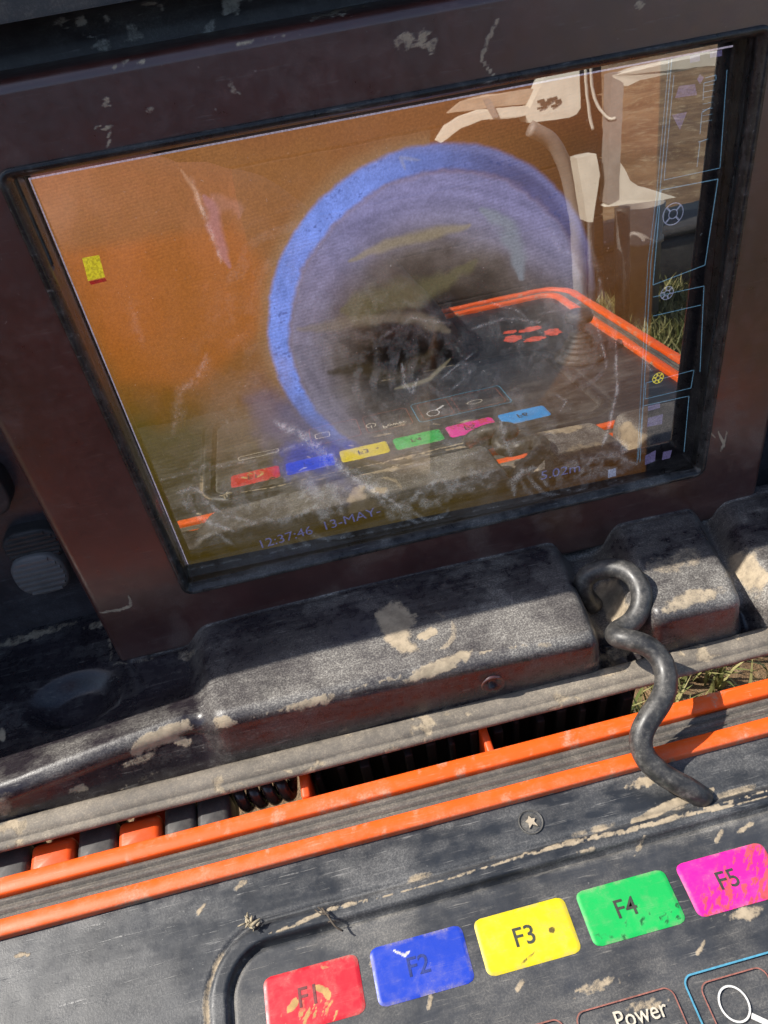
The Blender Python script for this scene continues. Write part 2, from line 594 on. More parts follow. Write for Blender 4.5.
dust = dust - .55 * sm(-50, -72, y)  # dust thinned towards the front to paint in a person's shadow
is_over = d < .6
Fg = grid_faces(len(xs), len(ys))
fo = is_over[Fg].all(1)
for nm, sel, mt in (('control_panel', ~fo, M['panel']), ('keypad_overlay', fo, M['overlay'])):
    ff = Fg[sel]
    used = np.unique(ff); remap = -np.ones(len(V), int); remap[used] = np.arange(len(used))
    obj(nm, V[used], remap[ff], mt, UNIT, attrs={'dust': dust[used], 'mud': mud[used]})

# --- function keys
KP, KW, KH = 32.748, 29.0, 15.96
KEYS = [('F1', (.62, .012, .03)), ('F2', (.012, .055, .52)), ('F3', (.80, .64, .01)), ('F4', (.010, .50, .10)), ('F5', (.86, .015, .36)), ('F6', (.02, .34, .80))]
legend_mat = simple('dark_key_legend_ink', (.06, .065, .05), .6, scale=900, var=.5)
faint_mat = simple('worn_key_legend_ink', (.02, .045, .26), .6, scale=900, var=.5)
worn_mat = simple('scuffed_red_key_legend_ink', (.22, .05, .05), .6, scale=900, var=.5)
for i, (s, c) in enumerate(KEYS):
    x0 = i * KP; nx, ny = 64, 36
    # rounded rectangle from a warped grid
    a = np.linspace(-1, 1, nx); b = np.linspace(-1, 1, ny)
    ga, gb = np.meshgrid(a, b, indexing='ij')
    r = 2.3; hw, hh = KW / 2, KH / 2
    ex = hw - r * (1 - np.sqrt(np.clip(1 - np.clip((np.abs(gb) * hh - (hh - r)) / r, 0, 1) ** 2, 0, 1)))
    kx = x0 + hw + ga * ex; ky = -hh + gb * hh
    edge = np.minimum((1 - np.abs(ga)) * hw, (1 - np.abs(gb)) * hh)
    kz = .12 + .26 * sm(0, .9, edge) + (fbm(kx, ky, 6, 30 + i) - .5) * .06
    kv = np.column_stack([kx.ravel(), ky.ravel(), kz.ravel()])
    pp = pix(kv); kpx, kpy = pp[:, 0], pp[:, 1]
    mudk = np.zeros(len(kv)); dk = .25 * sm(.55, .75, fbm(kv[:, 0], kv[:, 1], 7, 60 + i))
    mc = (.62, .42, .16)
    dk = dk + .8 * sm(1.6, 0, edge.ravel()) * sm(.40, .62, fbm(kv[:, 0], kv[:, 1], 4, 160 + i))
    if i == 0:
        for q in [[(297, 998), (294, 1006), (287, 1012)], [(316, 987), (327, 992), (331, 1000)]]:
            mudk = np.maximum(mudk, stroke(kpx, kpy, q, 5, seed=4))
        st = fbm(kpx * 1.9 + kpy * .5, kpy * .35, 5, 77)
        mudk = np.maximum(mudk, .75 * sm(.5, .68, st) * blob(kpx, kpy, 318, 1016, 34, 17, 0, 4))
        mudk = np.maximum(mudk, .6 * blob(kpx, kpy, 324, 967, 5, 2, 0, 5))
    if i == 1:
        mudk = np.maximum(mudk, .8 * stroke(kpx, kpy, [(394, 950), (405, 955), (410, 950)], 2.2, seed=9))
        mc = (.75, .72, .66)
    if i == 2:
        mudk = np.maximum(mudk, .9 * blob(kpx, kpy, 552, 930, 3.2, 3.2, 0, 2, .2)); mc = (.10, .07, .03)
        mudk = np.maximum(mudk, .55 * stroke(kpx, kpy, [(520, 965), (535, 952)], 2.5, seed=19))
    if i == 3:
        mc = (.01, .12, .04)
        mudk = .62 * sm(.56, .7, fbm(kpx, kpy, 6, 5)) * blob(kpx, kpy, 650, 925, 50, 14, -15, 3)
    if i == 4:
        mc = (.72, .10, .10)
        mudk = .8 * sm(.46, .62, fbm(kpx * 1.5 + kpy * .4, kpy * .45 - kpx * .2, 5, 5)) * sm(690, 745, kpx + (kpy - 870) * .9)
    k = obj('function_key', kv, grid_faces(nx, ny), key_mat('key_plastic_' + s.lower(), c, mc), UNIT, attrs={'dust': dk, 'mud': mudk}, loc=(x0 + hw, -hh, 0),
            label={0: 'red function key caked with ochre mud drips', 1: 'blue function key with a nearly rubbed off legend', 2: 'yellow function key with a dark speck beside its legend', 3: 'green function key', 4: 'magenta function key with scuffed red patch', 5: 'light blue function key'}[i])
    tx = [9.5, 10.0, 10.2, 9.6, 9.8, 9.8][i]
    tv, tf = flat_text(s, 7.4, (x0 + tx, -10.3, .50), X, (0, 1, 0), bold=.05)
    obj('legend', tv, tf, [worn_mat, faint_mat, legend_mat, legend_mat, legend_mat, legend_mat][i], k, smooth=False)

# --- printed frames, words and symbols on the overlay
ink_orange = simple('faded_orange_print', (.42, .16, .12), .6, scale=700, var=.5)
ink_blue = simple('light_blue_print', (.10, .38, .55), .6, scale=700, var=.3)
ink_cream = simple('cream_print', (.78, .70, .55), .6, scale=900, var=.35)
ink_white = simple('white_print', (.80, .78, .74), .6, scale=900, var=.15)
ink_red = simple('scraped_red_decal', (.90, .13, .08), .6, scale=250, var=.5)


def flat(name, v2, f, mat, z=.75, label=None):
    return obj(name, np.column_stack([v2, np.full(len(v2), z)]), f, mat, UNIT, smooth=False, label=label)


v2, f = ribbon(rrect(86.0, 114.6, -56.0, -30.2, 2.6, 6), .35, True); flat('printed_frame', v2, f, ink_orange)
v2, f = ribbon(rrect(118.6, 178.0, -58.0, -28.9, 2.6, 6), .5, True); flat('printed_frame', v2, f, ink_blue)
v2, f = ribbon(rrect(122.2, 141.5, -56.0, -31.6, 2.6, 6), .35, True); flat('printed_frame', v2, f, ink_orange)
v2, f = ribbon(rrect(145.0, 175.0, -56.0, -31.6, 2.6, 6), .35, True); flat('printed_frame', v2, f, ink_orange)
v2, f = ribbon(rrect(51.0, 82.0, -56.0, -30.2, 2.6, 6), .35, True); flat('printed_frame', v2, f, ink_orange)
v2, f = ribbon(rrect(54.0, 63.0, -46.0, -39.0, 1.5, 4), .5, True); flat('battery_symbol', v2, f, ink_cream)
v2, f = ribbon(rrect(5.0, 30.0, -38.0, -33.0, 1.5, 4), .4, True); flat('printed_frame', v2, f, ink_cream)
tv, tf = flat_text('Power', 6.2, (95.9, -36.6, .8), X, (0, 1, 0), bold=.03, wide=.92)
obj('legend', tv, tf, ink_cream, UNIT, smooth=False)
a = np.radians(np.linspace(-240, 60, 30))
v2, f = ribbon(np.column_stack([89.5 + 3.0 * np.cos(a), -40.5 + 3.0 * np.sin(a)]), .6)
v2b, fb = ribbon(np.array([(89.5, -40.5), (89.5, -36.5)]), .6)
v2 = np.vstack([v2, v2b]); f = f + [tuple(i + len(v2) - len(v2b) for i in q) for q in fb]
flat('power_symbol', v2, f, ink_cream)
a = np.linspace(0, 2 * math.pi, 40, endpoint=False)
v2, f = ribbon(np.column_stack([129.2 + 3.9 * np.cos(a), -38.2 + 4.3 * np.sin(a)]), .55, True)
v2b, fb = ribbon(np.array([(132.2, -41.8), (138.0, -46.5)]), 1.5)
v2 = np.vstack([v2, v2b]); f = f + [tuple(i + len(v2) - len(v2b) for i in q) for q in fb]
flat('magnifier_symbol', v2, f, ink_white)
v2, f = ribbon(np.column_stack([157 + 5 * np.cos(a), -41 + 2.6 * np.sin(a)]), .5, True); flat('eye_symbol', v2, f, ink_cream)
# worn red decal with flaked patches
rng = random.Random(4)
for (cx, cy, rx, ry) in [(213, -133, 8, 7), (226, -122, 8, 5), (242, -128, 7, 8), (231, -144, 9, 5), (216, -148, 6, 4)]:
    aa = np.linspace(0, 2 * math.pi, 22, endpoint=False)
    rr = np.array([.75 + .4 * rng.random() for _ in aa])
    v2 = np.column_stack([cx + rx * rr * np.cos(aa), cy + ry * rr * np.sin(aa)])
    obj('worn_decal', np.column_stack([v2, np.full(22, 1.95)]), [tuple(range(22))], ink_red, UNIT, smooth=False)

# --- plug in the flange
c = on_z(531, 822, 1.7)
a = np.linspace(0, 2 * math.pi, 28, endpoint=False)
loops = []
for r, z in [(4.1, 1.0), (4.1, 2.0), (3.9, 2.15), (3.7, 1.9), (3.5, 1.5), (3.3, 1.5), (1.6, 1.6), (1.2, 1.75), (.01, 1.8)]:
    loops.append(np.column_stack([c[0] + r * np.cos(a), c[1] + r * np.sin(a), np.full(28, z)]))
v, f = loft(loops)
obj('screw_plug', v, f, M['glint'], UNIT)
sv = []
for k in range(10):
    rr = (2.2 if k % 2 == 0 else 1.0) * (0.8 + .4 * rng.random()); an = k * math.pi / 5 + .4
    sv.append((c[0] + rr * math.cos(an), c[1] + rr * math.sin(an), 1.8))
obj('dried_mud', *extrude_poly(sv, (0, 0, .5)), simple('pale_mud', (.55, .46, .34), .9), UNIT, smooth=False)

# --- joystick seen in the reflection
jc = (240.0, -72.0)
aa = np.linspace(0, 2 * math.pi, 32, endpoint=False)
prof = [(17, 2), (17, 4), (15.5, 5)]
for k in range(5):
    r0 = 14.0 - k * 1.8; z0 = 5 + k * 3.0
    prof += [(r0, z0), (r0 - .1, z0 + 1.5), (r0 - 2.0, z0 + 2.2)]
v, f = loft([np.column_stack([jc[0] + r * np.cos(aa), jc[1] + r * np.sin(aa), np.full(32, z)]) for r, z in prof], True, False, True)
js = obj('joystick', v, f, M['black'], UNIT, loc=(jc[0], jc[1], 2))
prof = [(4, 19), (4, 26), (8.5, 27), (9.5, 30), (8.5, 33), (4, 34.5), (.1, 34.8)]
v, f = loft([np.column_stack([jc[0] + r * np.cos(aa), jc[1] + r * np.sin(aa), np.full(32, z)]) for r, z in prof])
obj('knob', v, f, M['black'], js)

# ------------------------------------------------------------------ hinge between base and lid
for (x0, x1, kind) in [(-112, -92, 'o'), (-90.5, -77.0, 'b'), (-76.0, -61.2, 'o'), (-60.2, -46.6, 'b'), (-45.6, -30.8, 'o'), (-29.8, -18.5, 'b'), (-18.2, -6.5, 'b'), (221, 236, 'b'), (237, 252, 'b'), (253, 266, 'o')]:
    m_ = M['orange'] if kind == 'o' else M['black']
    parts = [box(x0, x1, 48.6, 60.5 if kind == 'o' else 63.0, -12, 1.8 if kind == 'o' else 1.0, 2.0, 4)]
    parts.append(box(x0 + .6, x1 - .6, 57, 69, -20, -10.5, 1.6, 4))
    v, f = merge(parts)
    obj('hinge_knuckle', v, f, m_, UNIT, label='orange hinge knuckle' if kind == 'o' else 'black hinge knuckle', loc=((x0 + x1) / 2, 58, -8))
# dark ribbed bracket behind the gap
parts = [box(19.5, 152.0, 68, 74, -75, -4, 1, 2)]
v, f = merge(parts)
hb = obj('hinge_bracket', v, f, M['deep'], UNIT)
k = 0
for xr in np.arange(24, 150, 8.5):
    v, f = box(xr, xr + 2.2 + (k % 3) * .8, 61 + (k % 2) * 2, 68.5, -72, -5, .6, 2); k += 1
    obj('rib', v, f, M['deep'], hb, loc=(xr, 66, -40))
v, f = box(19.2, 22.4, 52, 68, -20, 1.5, .8, 2); obj('hinge_tab', v, f, M['orange'], UNIT)
v, f = box(86.6, 89.4, 50, 63, -20, 1.0, .8, 2); obj('hinge_tab', v, f, M['orange'], UNIT)
# twisted black grommet in the gap
path = []
for t in np.linspace(0, 1, 70):
    path.append((-4.5 + 21 * t, 62 + 3.4 * math.cos(t * 26), -6 + 4.5 * math.sin(t * 26)))
v, f = tube(path, 2.1, 10)
obj('twisted_grommet', v, f, simple('glossy_black_rubber', (.03, .03, .03), .22, scale=500), UNIT)

# ------------------------------------------------------------------ lid: moulded liner with ledges and tray
def pw(x, pts):
    return np.interp(x, [p[0] for p in pts], [p[1] for p in pts])


def ledge_mask(x, y):
    t = np.clip((121 - y) / 48, 0, 1)
    A = sm(-7.0, 3.0, x - (5 * t - 10.5)) * (1 - sm(-3.5, 1.5, x - (142.0 - 4.5 * t)))
    bl = 160.5 - 9.5 * t; br = 203.0 - 11.0 * t
    B = sm(-2.5, 3.0, x - bl) * (1 - sm(-3.5, 1.2, x - br))
    Cc = sm(-1, 4.5, x - (206.5 - 11.5 * t))
    return A, B, Cc


def y_front(x):
    A, B, Cc = ledge_mask(x, 76.0 + 0 * x)
    base = pw(x, [(-140, 67), (-84, 69.0), (-49, 73.5), (-16, 77.2), (-10, 78), (-4, 79), (136, 80), (144, 81), (152, 80), (300, 79)])
    return base * (1 - np.clip(A + B + Cc, 0, 1)) + A * pw(x, [(-6, 72.6), (138, 67.5)]) + B * 69.3 + Cc * 65.5


def top_z(x, y):
    A, B, Cc = ledge_mask(x, y)
    sl = .115 * (122 - y)
    tray = pw(x, [(-140, 10.5), (-91, 11.5), (-20, 12.0), (-10, 12.0), (136, 7.5), (300, 7.5)])
    yf = y_front(x)
    tray = tray + pw(x, [(-140, 9.0), (-84, 10.5), (-16, 13), (-10, 13)]) * (1 - sm(3, 31, y - yf)) * sm(-2, -14, x)
    tray = tray + 1.5 * sm(128, 150, y) * (x < -40)
    rd = np.hypot((x + 61) / 20.0, (y - 110) / 14.0)
    tray = tray - 7.0 * (1 - sm(.45, 1.0, rd)) * (rd < 1)
    z = tray
    z = z * (1 - A) + A * (22.0 + sl * 1.25 + .5 * np.sin(x / 31.0))
    z = z * (1 - B) + B * (22.0 + sl * 1.25 - .03 * (x - 180))
    z = z * (1 - Cc) + Cc * (20.6 + sl * 1.2)
    z = z - .8 * np.exp(-((y - 122.5) / 1.6) ** 2) * (x > -40)
    return z + (fbm(x, y, 18, 40) - .5) * .5


xs = np.arange(-125, 290, .75)
ns_flat, ns_arc, ns_face = 96, 12, 16
cols = []
for x in xs:
    yf = float(y_front(np.array([x]))[0])
    yb = 158.0 if x < -36 else 127.0
    r = 5.2
    yy = np.linspace(yb, yf + r, ns_flat)
    zz = top_z(np.full_like(yy, x), yy)
    ze = zz[-1]
    th = np.linspace(0, math.pi / 2, ns_arc + 1)[1:]
    ay = yf + r - r * np.sin(th); az = ze - r * (1 - np.cos(th))
    fz = np.linspace(az[-1], 2.0, ns_face + 1)[1:]
    tt = np.linspace(0, 1, ns_face + 1)[1:]
    fy = yf + (65.8 - yf) * tt
    cols.append(np.column_stack([np.full(ns_flat + ns_arc + ns_face, x), np.concatenate([yy, ay, fy]), np.concatenate([zz, az, fz])]))
V = np.concatenate(cols)
nv = ns_flat + ns_arc + ns_face
# soften the moulded steps along x
Z = V[:, 2].reshape(len(xs), nv); Y = V[:, 1].reshape(len(xs), nv)
for _ in range(20):
    Z[1:-1] = (Z[:-2] + 2 * Z[1:-1] + Z[2:]) / 4; Y[1:-1] = (Y[:-2] + 2 * Y[1:-1] + Y[2:]) / 4
V[:, 2] = Z.ravel(); V[:, 1] = Y.ravel()
# screw hole in the front face
P = pix(V); px, py = P[:, 0], P[:, 1]; x, y, z = V.T
hd = np.hypot(px - 492, (py - 683) * 1.5)
V[:, 1] += 2.2 * (1 - sm(3, 6, hd)); V[:, 1] -= .7 * np.exp(-((hd - 11) / 2.2) ** 2)
face = sm(.5, 3, y_front(x) + 3.0 - y)
A, B, Cc = ledge_mask(x, y)
led = np.clip(A + B + Cc, 0, 1)
dust = led * (.33 + .36 * sm(.38, .66, fbm(x, y, 22, 2))) * sm(.25, .55, fbm(x, y, 40, 5) + .18)
dust *= 1 - .65 * blob(px, py, 560, 1500, 1, 1)
dust += .5 * np.exp(-((y - 123.5) / 1.8) ** 2) * (x > -40)
dust += .16 * sm(.5, .7, fbm(x, y, 12, 19)) * (x < -8) * sm(.9, 1.2, np.hypot((x + 61) / 20.0, (y - 110) / 14.0)) + .4 * np.exp(-((np.hypot((x + 61) / 20.0, (y - 110) / 14.0) - 1.0) / .06) ** 2) * sm(.4, .6, fbm(x, y, 9, 20)) * (y < 112)
dust += .30 * (1 - sm(8, 22, y - y_front(x))) * (x < -8) * sm(.3, .6, fbm(x, y, 15, 23))
dust *= 1 - .75 * face
dust += .45 * (1 - led) * sm(100, 146, x) * (1 - face)
dust += .5 * blob(px, py, 740, 580, 30, 30, 0, 4)
dust *= 1 - .72 * sm(92, 99, y + 5 * (fbm(x, y, 12, 33) - .5)) * led * (1 - .8 * sm(.50, .62, fbm(x, y, 13, 34)))  # cleaner strip behind the cast shadow line, its shade painted in darker
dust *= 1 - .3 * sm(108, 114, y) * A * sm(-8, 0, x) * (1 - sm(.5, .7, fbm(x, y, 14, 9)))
mud = np.zeros(len(V))
for a_ in [(396, 622, 19, 15, 60, 1, .55, .95), (400, 642, 14, 10, 20, 2, .6, .9), (428, 634, 10, 5, -20, 3, .7, .95), (438, 667, 33, 7, -24, 4, .6, 1.0), (160, 737, 30, 9, -24, 5, .55, 1.0), (183, 742, 10, 4, 10, 6, .6, .9),
           (309, 703, 24, 5, -14, 7, .8, .8), (224, 722, 12, 6, 0, 8, .6, .9), (78, 789, 9, 4, -10, 9, .8, .8), (2, 727 + 8, 4, 6, 0, 10, .5, .9), (138, 760, 16, 5, -24, 11, .8, .6), (5, 805, 8, 12, 10, 12, .5, .5),
           (610, 596, 16, 14, 60, 13, .5, 1.0), (622, 618, 16, 14, 60, 14, .6, .8), (690, 600, 30, 8, -16, 15, .8, .65), (748, 570, 22, 16, 50, 16, .8, .75), (680, 560, 26, 10, -16, 17, .9, .5), (620, 653, 18, 6, -14, 18, .9, .55), (185, 655, 12, 5, -10, 19, .8, .4), (112, 620, 30, 4, -18, 20, .8, .55), (30, 636, 40, 4, -18, 21, .8, .6), (545, 660 - 15, 8, 3, 0, 22, .8, .5)]:
    mud = np.maximum(mud, a_[7] * blob(px, py, *a_[:5], a_[5], a_[6]))
ring = np.abs(np.hypot((px - 428) / 26, (py - 632) / 19) - 1)
mud = np.maximum(mud, .5 * (1 - sm(.06, .2, ring)) * sm(.4, .6, fbm(px, py, 8, 3)))
mud = np.maximum(mud, .45 * (1 - sm(.05, .16, np.abs(np.hypot((px - 382) / 15, (py - 590) / 22) - 1))) * sm(.5, .6, fbm(px, py, 7, 3)))
mud = np.maximum(mud, .6 * stroke(px, py, [(230, 725), (300, 705), (400, 676), (470, 655), (560, 640)], 3, seed=31, gap=.55))
mud = np.maximum(mud, .45 * stroke(px, py, [(180, 640), (150, 660), (112, 665), (105, 612)], 3, seed=32, gap=.45))
for q in ([(330, 738), (360, 722)], [(430, 716), (470, 704)], [(120, 790), (160, 770)], [(300, 748), (318, 742)], [(585, 668), (600, 660)]):
    mud = np.maximum(mud, .45 * stroke(px, py, q, 3.5, seed=int(q[0][0]), gap=.45))
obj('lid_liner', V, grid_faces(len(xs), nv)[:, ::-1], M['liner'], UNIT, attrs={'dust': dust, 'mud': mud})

rv = ray(492, 683); hc = CAM_POS + rv * ((68.3 - CAM_POS[1]) / rv[1])
aa = np.linspace(0, 2 * math.pi, 24, endpoint=False)
v, f = loft([np.column_stack([hc[0] + r * np.cos(aa), np.full(24, yy_), hc[2] + r * np.sin(aa)]) for r, yy_ in [(4.4, 69.5), (4.3, hc[1] - .6), (3.9, hc[1] - .9), (3.4, hc[1] - .5), (2.0, hc[1] + .2), (1.9, hc[1] + .8), (.05, hc[1] + 1.4)]])
obj('screw', v, f, M['housing'], UNIT)

# upper part of the liner: back wall, curving forward above the housing
prof = [(-38, -12), (-20, -12), (60, -12), (150, -12), (176, -12), (183, -11), (187, -7), (189, 0), (189.5, 8), (189.5, 16)]
pr = spline([(0, a_, b_) for a_, b_ in prof], 10)[:, 1:]
xs = np.arange(-116, 299, 1.5)
V = np.concatenate([LL(np.column_stack([np.full(len(pr), x), pr])) for x in xs])
P = pix(V); px, py = P[:, 0], P[:, 1]
mud = np.zeros(len(V)); dust = .18 * sm(.5, .7, fbm(px, py, 60, 5)) + .0
for a_ in [(86, 22, 24, 6, -8, 1, .8, .8), (95, 40, 16, 8, 30, 2, .9, .7), (150, 8, 14, 14, 60, 3, .9, .65), (130, 35, 12, 8, 0, 4, 1, .6), (235, 5, 20, 10, -60, 5, .9, .7), (210, 30, 14, 6, -60, 6, .9, .55), (60, 20, 8, 6, 0, 7, .8, .6)]:
    mud = np.maximum(mud, a_[7] * blob(px, py, *a_[:5], a_[5], a_[6]) * sm(.42, .55, fbm(px, py, 9, 50)))
wall_mat = plastic('upper_liner_plastic', (.05, .045, .05), .36, (.34, .36, .38), -.08, scratch=.2, mud=(.52, .52, .5), spec=.8)
obj('liner_wall', V, grid_faces(len(xs), len(pr)), wall_mat, UNIT, attrs={'dust': dust, 'mud': mud})

# outer shell of the lid: back, sides and top, their front edges in one leaning plane
def rim_y(z): return 89.0 + .275 * (z - 12)


def lid_side(x0, x1):
    a = [(rim_y(-14), -14), (178, -14), (203, 228), (rim_y(228), 228)]
    A_ = [(x0, yy, zz) for yy, zz in a]
    return extrude_poly(A_, (x1 - x0, 0, 0))


parts = [lid_side(-131, -124.5), lid_side(290.5, 297)]
top = [(-131, rim_y(222), 222), (-131, 201, 222), (-131, 201, 228), (-131, rim_y(228), 228)]
parts.append(extrude_poly(top, (428, 0, 0)))
back = [(-131, 178, -16), (-131, 182, -16), (-131, 205, 228), (-131, 201, 228)]
parts.append(extrude_poly(back, (428, 0, 0)))
bot = [(-131, 66.5, -2), (-131, 180, -19), (-131, 180, -14.5), (-131, 66.5, 1.5)]
parts.append(extrude_poly(bot, (428, 0, 0)))
v, f = merge(parts)
obj('lid_shell', v, f, M['shell'], UNIT, smooth=False)

# rim strip along the lower edge of the lid
prof = [(67.9, 0), (67.7, 9.4), (66.6, 10.3), (64.8, 10.6), (62.6, 10.5), (61.0, 10.0), (60.4, 9.3), (60.0, 8.9), (59.4, 9.2), (58.4, 9.1), (57.6, 8.4), (57.5, 7.3), (58.4, 6.2), (61, 5), (67.9, 0)]
xs = np.arange(-131, 297, 1.2)
rr_ = np.random.default_rng(5)
V = []
for i, x in enumerate(xs):
    w = .25 * (fbm(np.array([x]), np.array([3.0]), 14, 3)[0] - .5)
    V.append(np.column_stack([np.full(len(prof), x), np.array(prof)[:, 0] + w, np.array(prof)[:, 1] + w]))
V = np.concatenate(V)
md = .8 * sm(.52, .68, fbm(V[:, 0], V[:, 1] * 2, 13, 61)) * sm(.4, .6, fbm(V[:, 0], V[:, 1], 4, 62))
obj('rim_strip', V, grid_faces(len(xs), len(prof)), M['strip'], UNIT, attrs={'dust': .2 * sm(.4, .7, fbm(V[:, 0], V[:, 1], 30, 63)), 'mud': md})

# thumb tab of the catch on the left wall
def pill(cx, cy, w, h_, n0, n1, ang, bev=1.2, ridges=0):
    aa = np.linspace(0, 2 * math.pi, 48, endpoint=False)
    ca, sa = math.cos(math.radians(ang)), math.sin(math.radians(ang))
    def lp(k, n):
        p = np.column_stack([np.sign(np.cos(aa)) * np.abs(np.cos(aa)) ** .75 * w * k, np.sign(np.sin(aa)) * np.abs(np.sin(aa)) ** .75 * h_ * k])
        q = np.column_stack([cx + p[:, 0] * ca - p[:, 1] * sa, cy + p[:, 0] * sa + p[:, 1] * ca])
        return LL(np.column_stack([q, np.full(48, n)]))
    ks = [(1.0, n0), (1.0, n1 - bev), (.97, n1 - bev * .4), (.9, n1)]
    return loft([lp(k, n) for k, n in ks], True, False, True)


def ridged(name, cx, cy, w, h_, n0, n1, mat, ang=0):
    v, f = pill(cx, cy, w, h_, n0, n1, ang)
    o = obj(name, v, f, mat, UNIT)
    k = 0
    for t in np.linspace(-.78, .78, 7):
        hw = w * .86 * math.sqrt(max(0, 1 - t * t)) + .4
        y0 = cy + t * h_
        pts = []
        prof_ = [(-.8, n1 - .1), (-.35, n1 + .8), (.35, n1 + .8), (.8, n1 - .1)]
        A_ = LL(np.array([(cx - hw, y0 + a_, b_) for a_, b_ in prof_]))
        v, f = extrude_poly(A_, X * (2 * hw))
        obj('grip_ridge', v, f, mat, o, smooth=False)
    return o


tabm = plastic('worn_grey_tab_plastic', (.22, .21, .20), .42, (.30, .28, .25), .02, scratch=.6, bump=.3, use_attr=False, scr_rot=10)
c1 = lidc(33, 549, -5); c2 = lidc(40, 577, -2)
ridged('catch_tab', c1[0], c1[1], 11.0, 8.0, -14, -5.5, M['black'])
ridged('catch_tab', c2[0], c2[1], 10.2, 9.6, -12, -2.5, tabm)
c3 = lidc(0, 475, -14)
v, f = pill(c3[0] - 6, c3[1], 10, 11, -14, -3, 0); obj('catch_boss', v, f, M['black'], UNIT)

# ------------------------------------------------------------------ monitor: housing, opening, display, glass
def quad_ring(cor, off, n, r, na=8, per=60):
    """rounded quad following corners TL TR BR BL (x,v), grown outward by off"""
    base = rrect(0, 1, 0, 1, .0001, na, per)
    TL, TR, BR, BL = [np.array(c) for c in cor]
    w = np.linalg.norm(TR - TL); h_ = np.linalg.norm(TL - BL)
    q = rrect(-off, w + off, -off, h_ + off, max(r + off, .3), na, per)
    s = q[:, 0:1] / w; t = q[:, 1:2] / h_
    P2 = BL * (1 - s) * (1 - t) + BR * s * (1 - t) + TR * s * t + TL * (1 - s) * t
    return LL(np.column_stack([P2, np.full(len(P2), n)]))


NF = 16.0                                                  # depth of the housing face in front of the display
open_c = [lidc(10, 181, NF), lidc(763, 37, NF), lidc(698, 470, NF), lidc(190, 588, NF)]
out_c = [(-35.0, 178), (236.6, 178), (236.6, -24), (-35.0, -24)]
well = [(lidc(25, 185, 4.2)[0], 157.5), (lidc(745, 60, 4.2)[0], 157.0), tuple(lidc(695.5, 467, 4.2)), tuple(lidc(188, 571, 4.2))]
rings_ = [quad_ring(out_c, 0, n_, 2.5, 10, 230) for n_ in np.linspace(-13, NF - 3.4, 22)]
rings_ += [quad_ring(out_c, o_, n_, 2.5, 10, 230) for o_, n_ in [(-.15, NF - 2.3), (-.7, NF - 1.2), (-1.5, NF - .45), (-2.6, NF)]]
inner = quad_ring(open_c, 3.0, NF, 1.0, 10, 230)
outer = rings_[-1]
rings_ += [outer + (inner - outer) * t for t in np.linspace(0, 1, 42)[1:]]
v, f = loft(rings_)
P = pix(v); px, py = P[:, 0], P[:, 1]
mud = np.zeros(len(v))
for a_ in [(105, 100, 10, 5, 70, 1, .9, .6), (102, 128, 10, 3, -10, 2, 1, .6), (150, 110, 10, 3, -20, 3, .9, .6), (235, 90, 8, 5, 50, 4, .9, .6), (415, 40, 20, 8, -10, 5, .9, .75), (430, 44, 10, 8, -30, 6, .8, .65), (128, 64, 22, 3, -8, 7, .8, .85), (640, 5, 4, 6, 20, 8, .6, .9), (255, 40, 30, 3, -14, 9, 1, .6), (340, 12, 30, 4, -14, 10, 1, .6),
           (86, 20, 22, 5, -8, 1, .8, .8), (95, 38, 14, 7, 30, 2, .9, .65), (150, 8, 12, 14, 60, 3, .9, .6), (130, 33, 12, 7, 0, 4, 1, .6), (235, 5, 20, 10, -60, 5, .9, .65), (205, 26, 14, 5, -40, 6, .9, .55), (60, 22, 7, 6, 0, 7, .8, .6)]:
    mud = np.maximum(mud, a_[7] * blob(px, py, *a_[:5], a_[5], a_[6]) * sm(.38, .52, fbm(px, py, 6, 70)))
for q, w in (([(500, 15), (488, 40), (480, 58), (495, 76)], 3.0), ([(100, 612), (118, 610), (131, 606), (128, 596)], 2.0), ([(718, 432), (724, 444), (720, 452)], 2.0), ([(728, 430), (724, 444)], 1.5), ([(710, 432), (716, 438)], 1.3), ([(110, 125), (108, 150)], 2)):
    mud = np.maximum(mud, .8 * stroke(px, py, q, w, seed=int(q[0][0]), gap=.25))
dust = .35 * sm(.5, .75, fbm(px, py, 30, 6)) * sm(560, 620, py + .27 * px) + .12 * sm(.5, .75, fbm(px, py, 50, 8)) + .3 * sm(625, 660, py + .25 * (px - 150))
dust += (.12 + .4 * sm(.45, .7, fbm(px, py, 22, 8))) * sm(80, 68, py + .215 * px)  # top side dusted paler, stands in for reflected sky
MON = obj('monitor_housing', v, f, M['housing'], UNIT, attrs={'dust': dust, 'mud': mud})
lip_rings = [quad_ring(open_c, o_, n_, 1.0, 8, 120) for o_, n_ in [(3.1, NF - .2), (3.0, NF + .5), (2.5, NF + .9), (1.5, NF + .9), (1.1, NF + .5), (.2, NF - 1.6), (0, NF - 2.2)]]
w0 = lip_rings[-1]; w1 = quad_ring(well, 0, 4.2, 1.0, 8, 120)
lip_rings += [w0 + (w1 - w0) * .45 + .25 * N, w0 + (w1 - w0) * .5 + 1.2 * N - 0.0 * N, w0 + (w1 - w0) * .55, w0 + (w1 - w0) * .97, w1, quad_ring(well, .4, -.5, 1.0, 8, 120)]
v, f = loft(lip_rings)
V = v; dl = .42 * sm(.35, .6, fbm(V[:, 0], V[:, 2], 16, 6)) * sm(60, 38, V[:, 2])
obj('opening_lip', v, f, M['lip'], MON, attrs={'dust': dl, 'mud': np.zeros(len(v))})
v, f = loft([quad_ring(well, o_, n_, 1.0, 3, 4) for o_, n_ in [(12.0, -.6), (-60, -.6)]], True, False, True)
obj('screen_border', v, f, M['border'], MON, smooth=False)

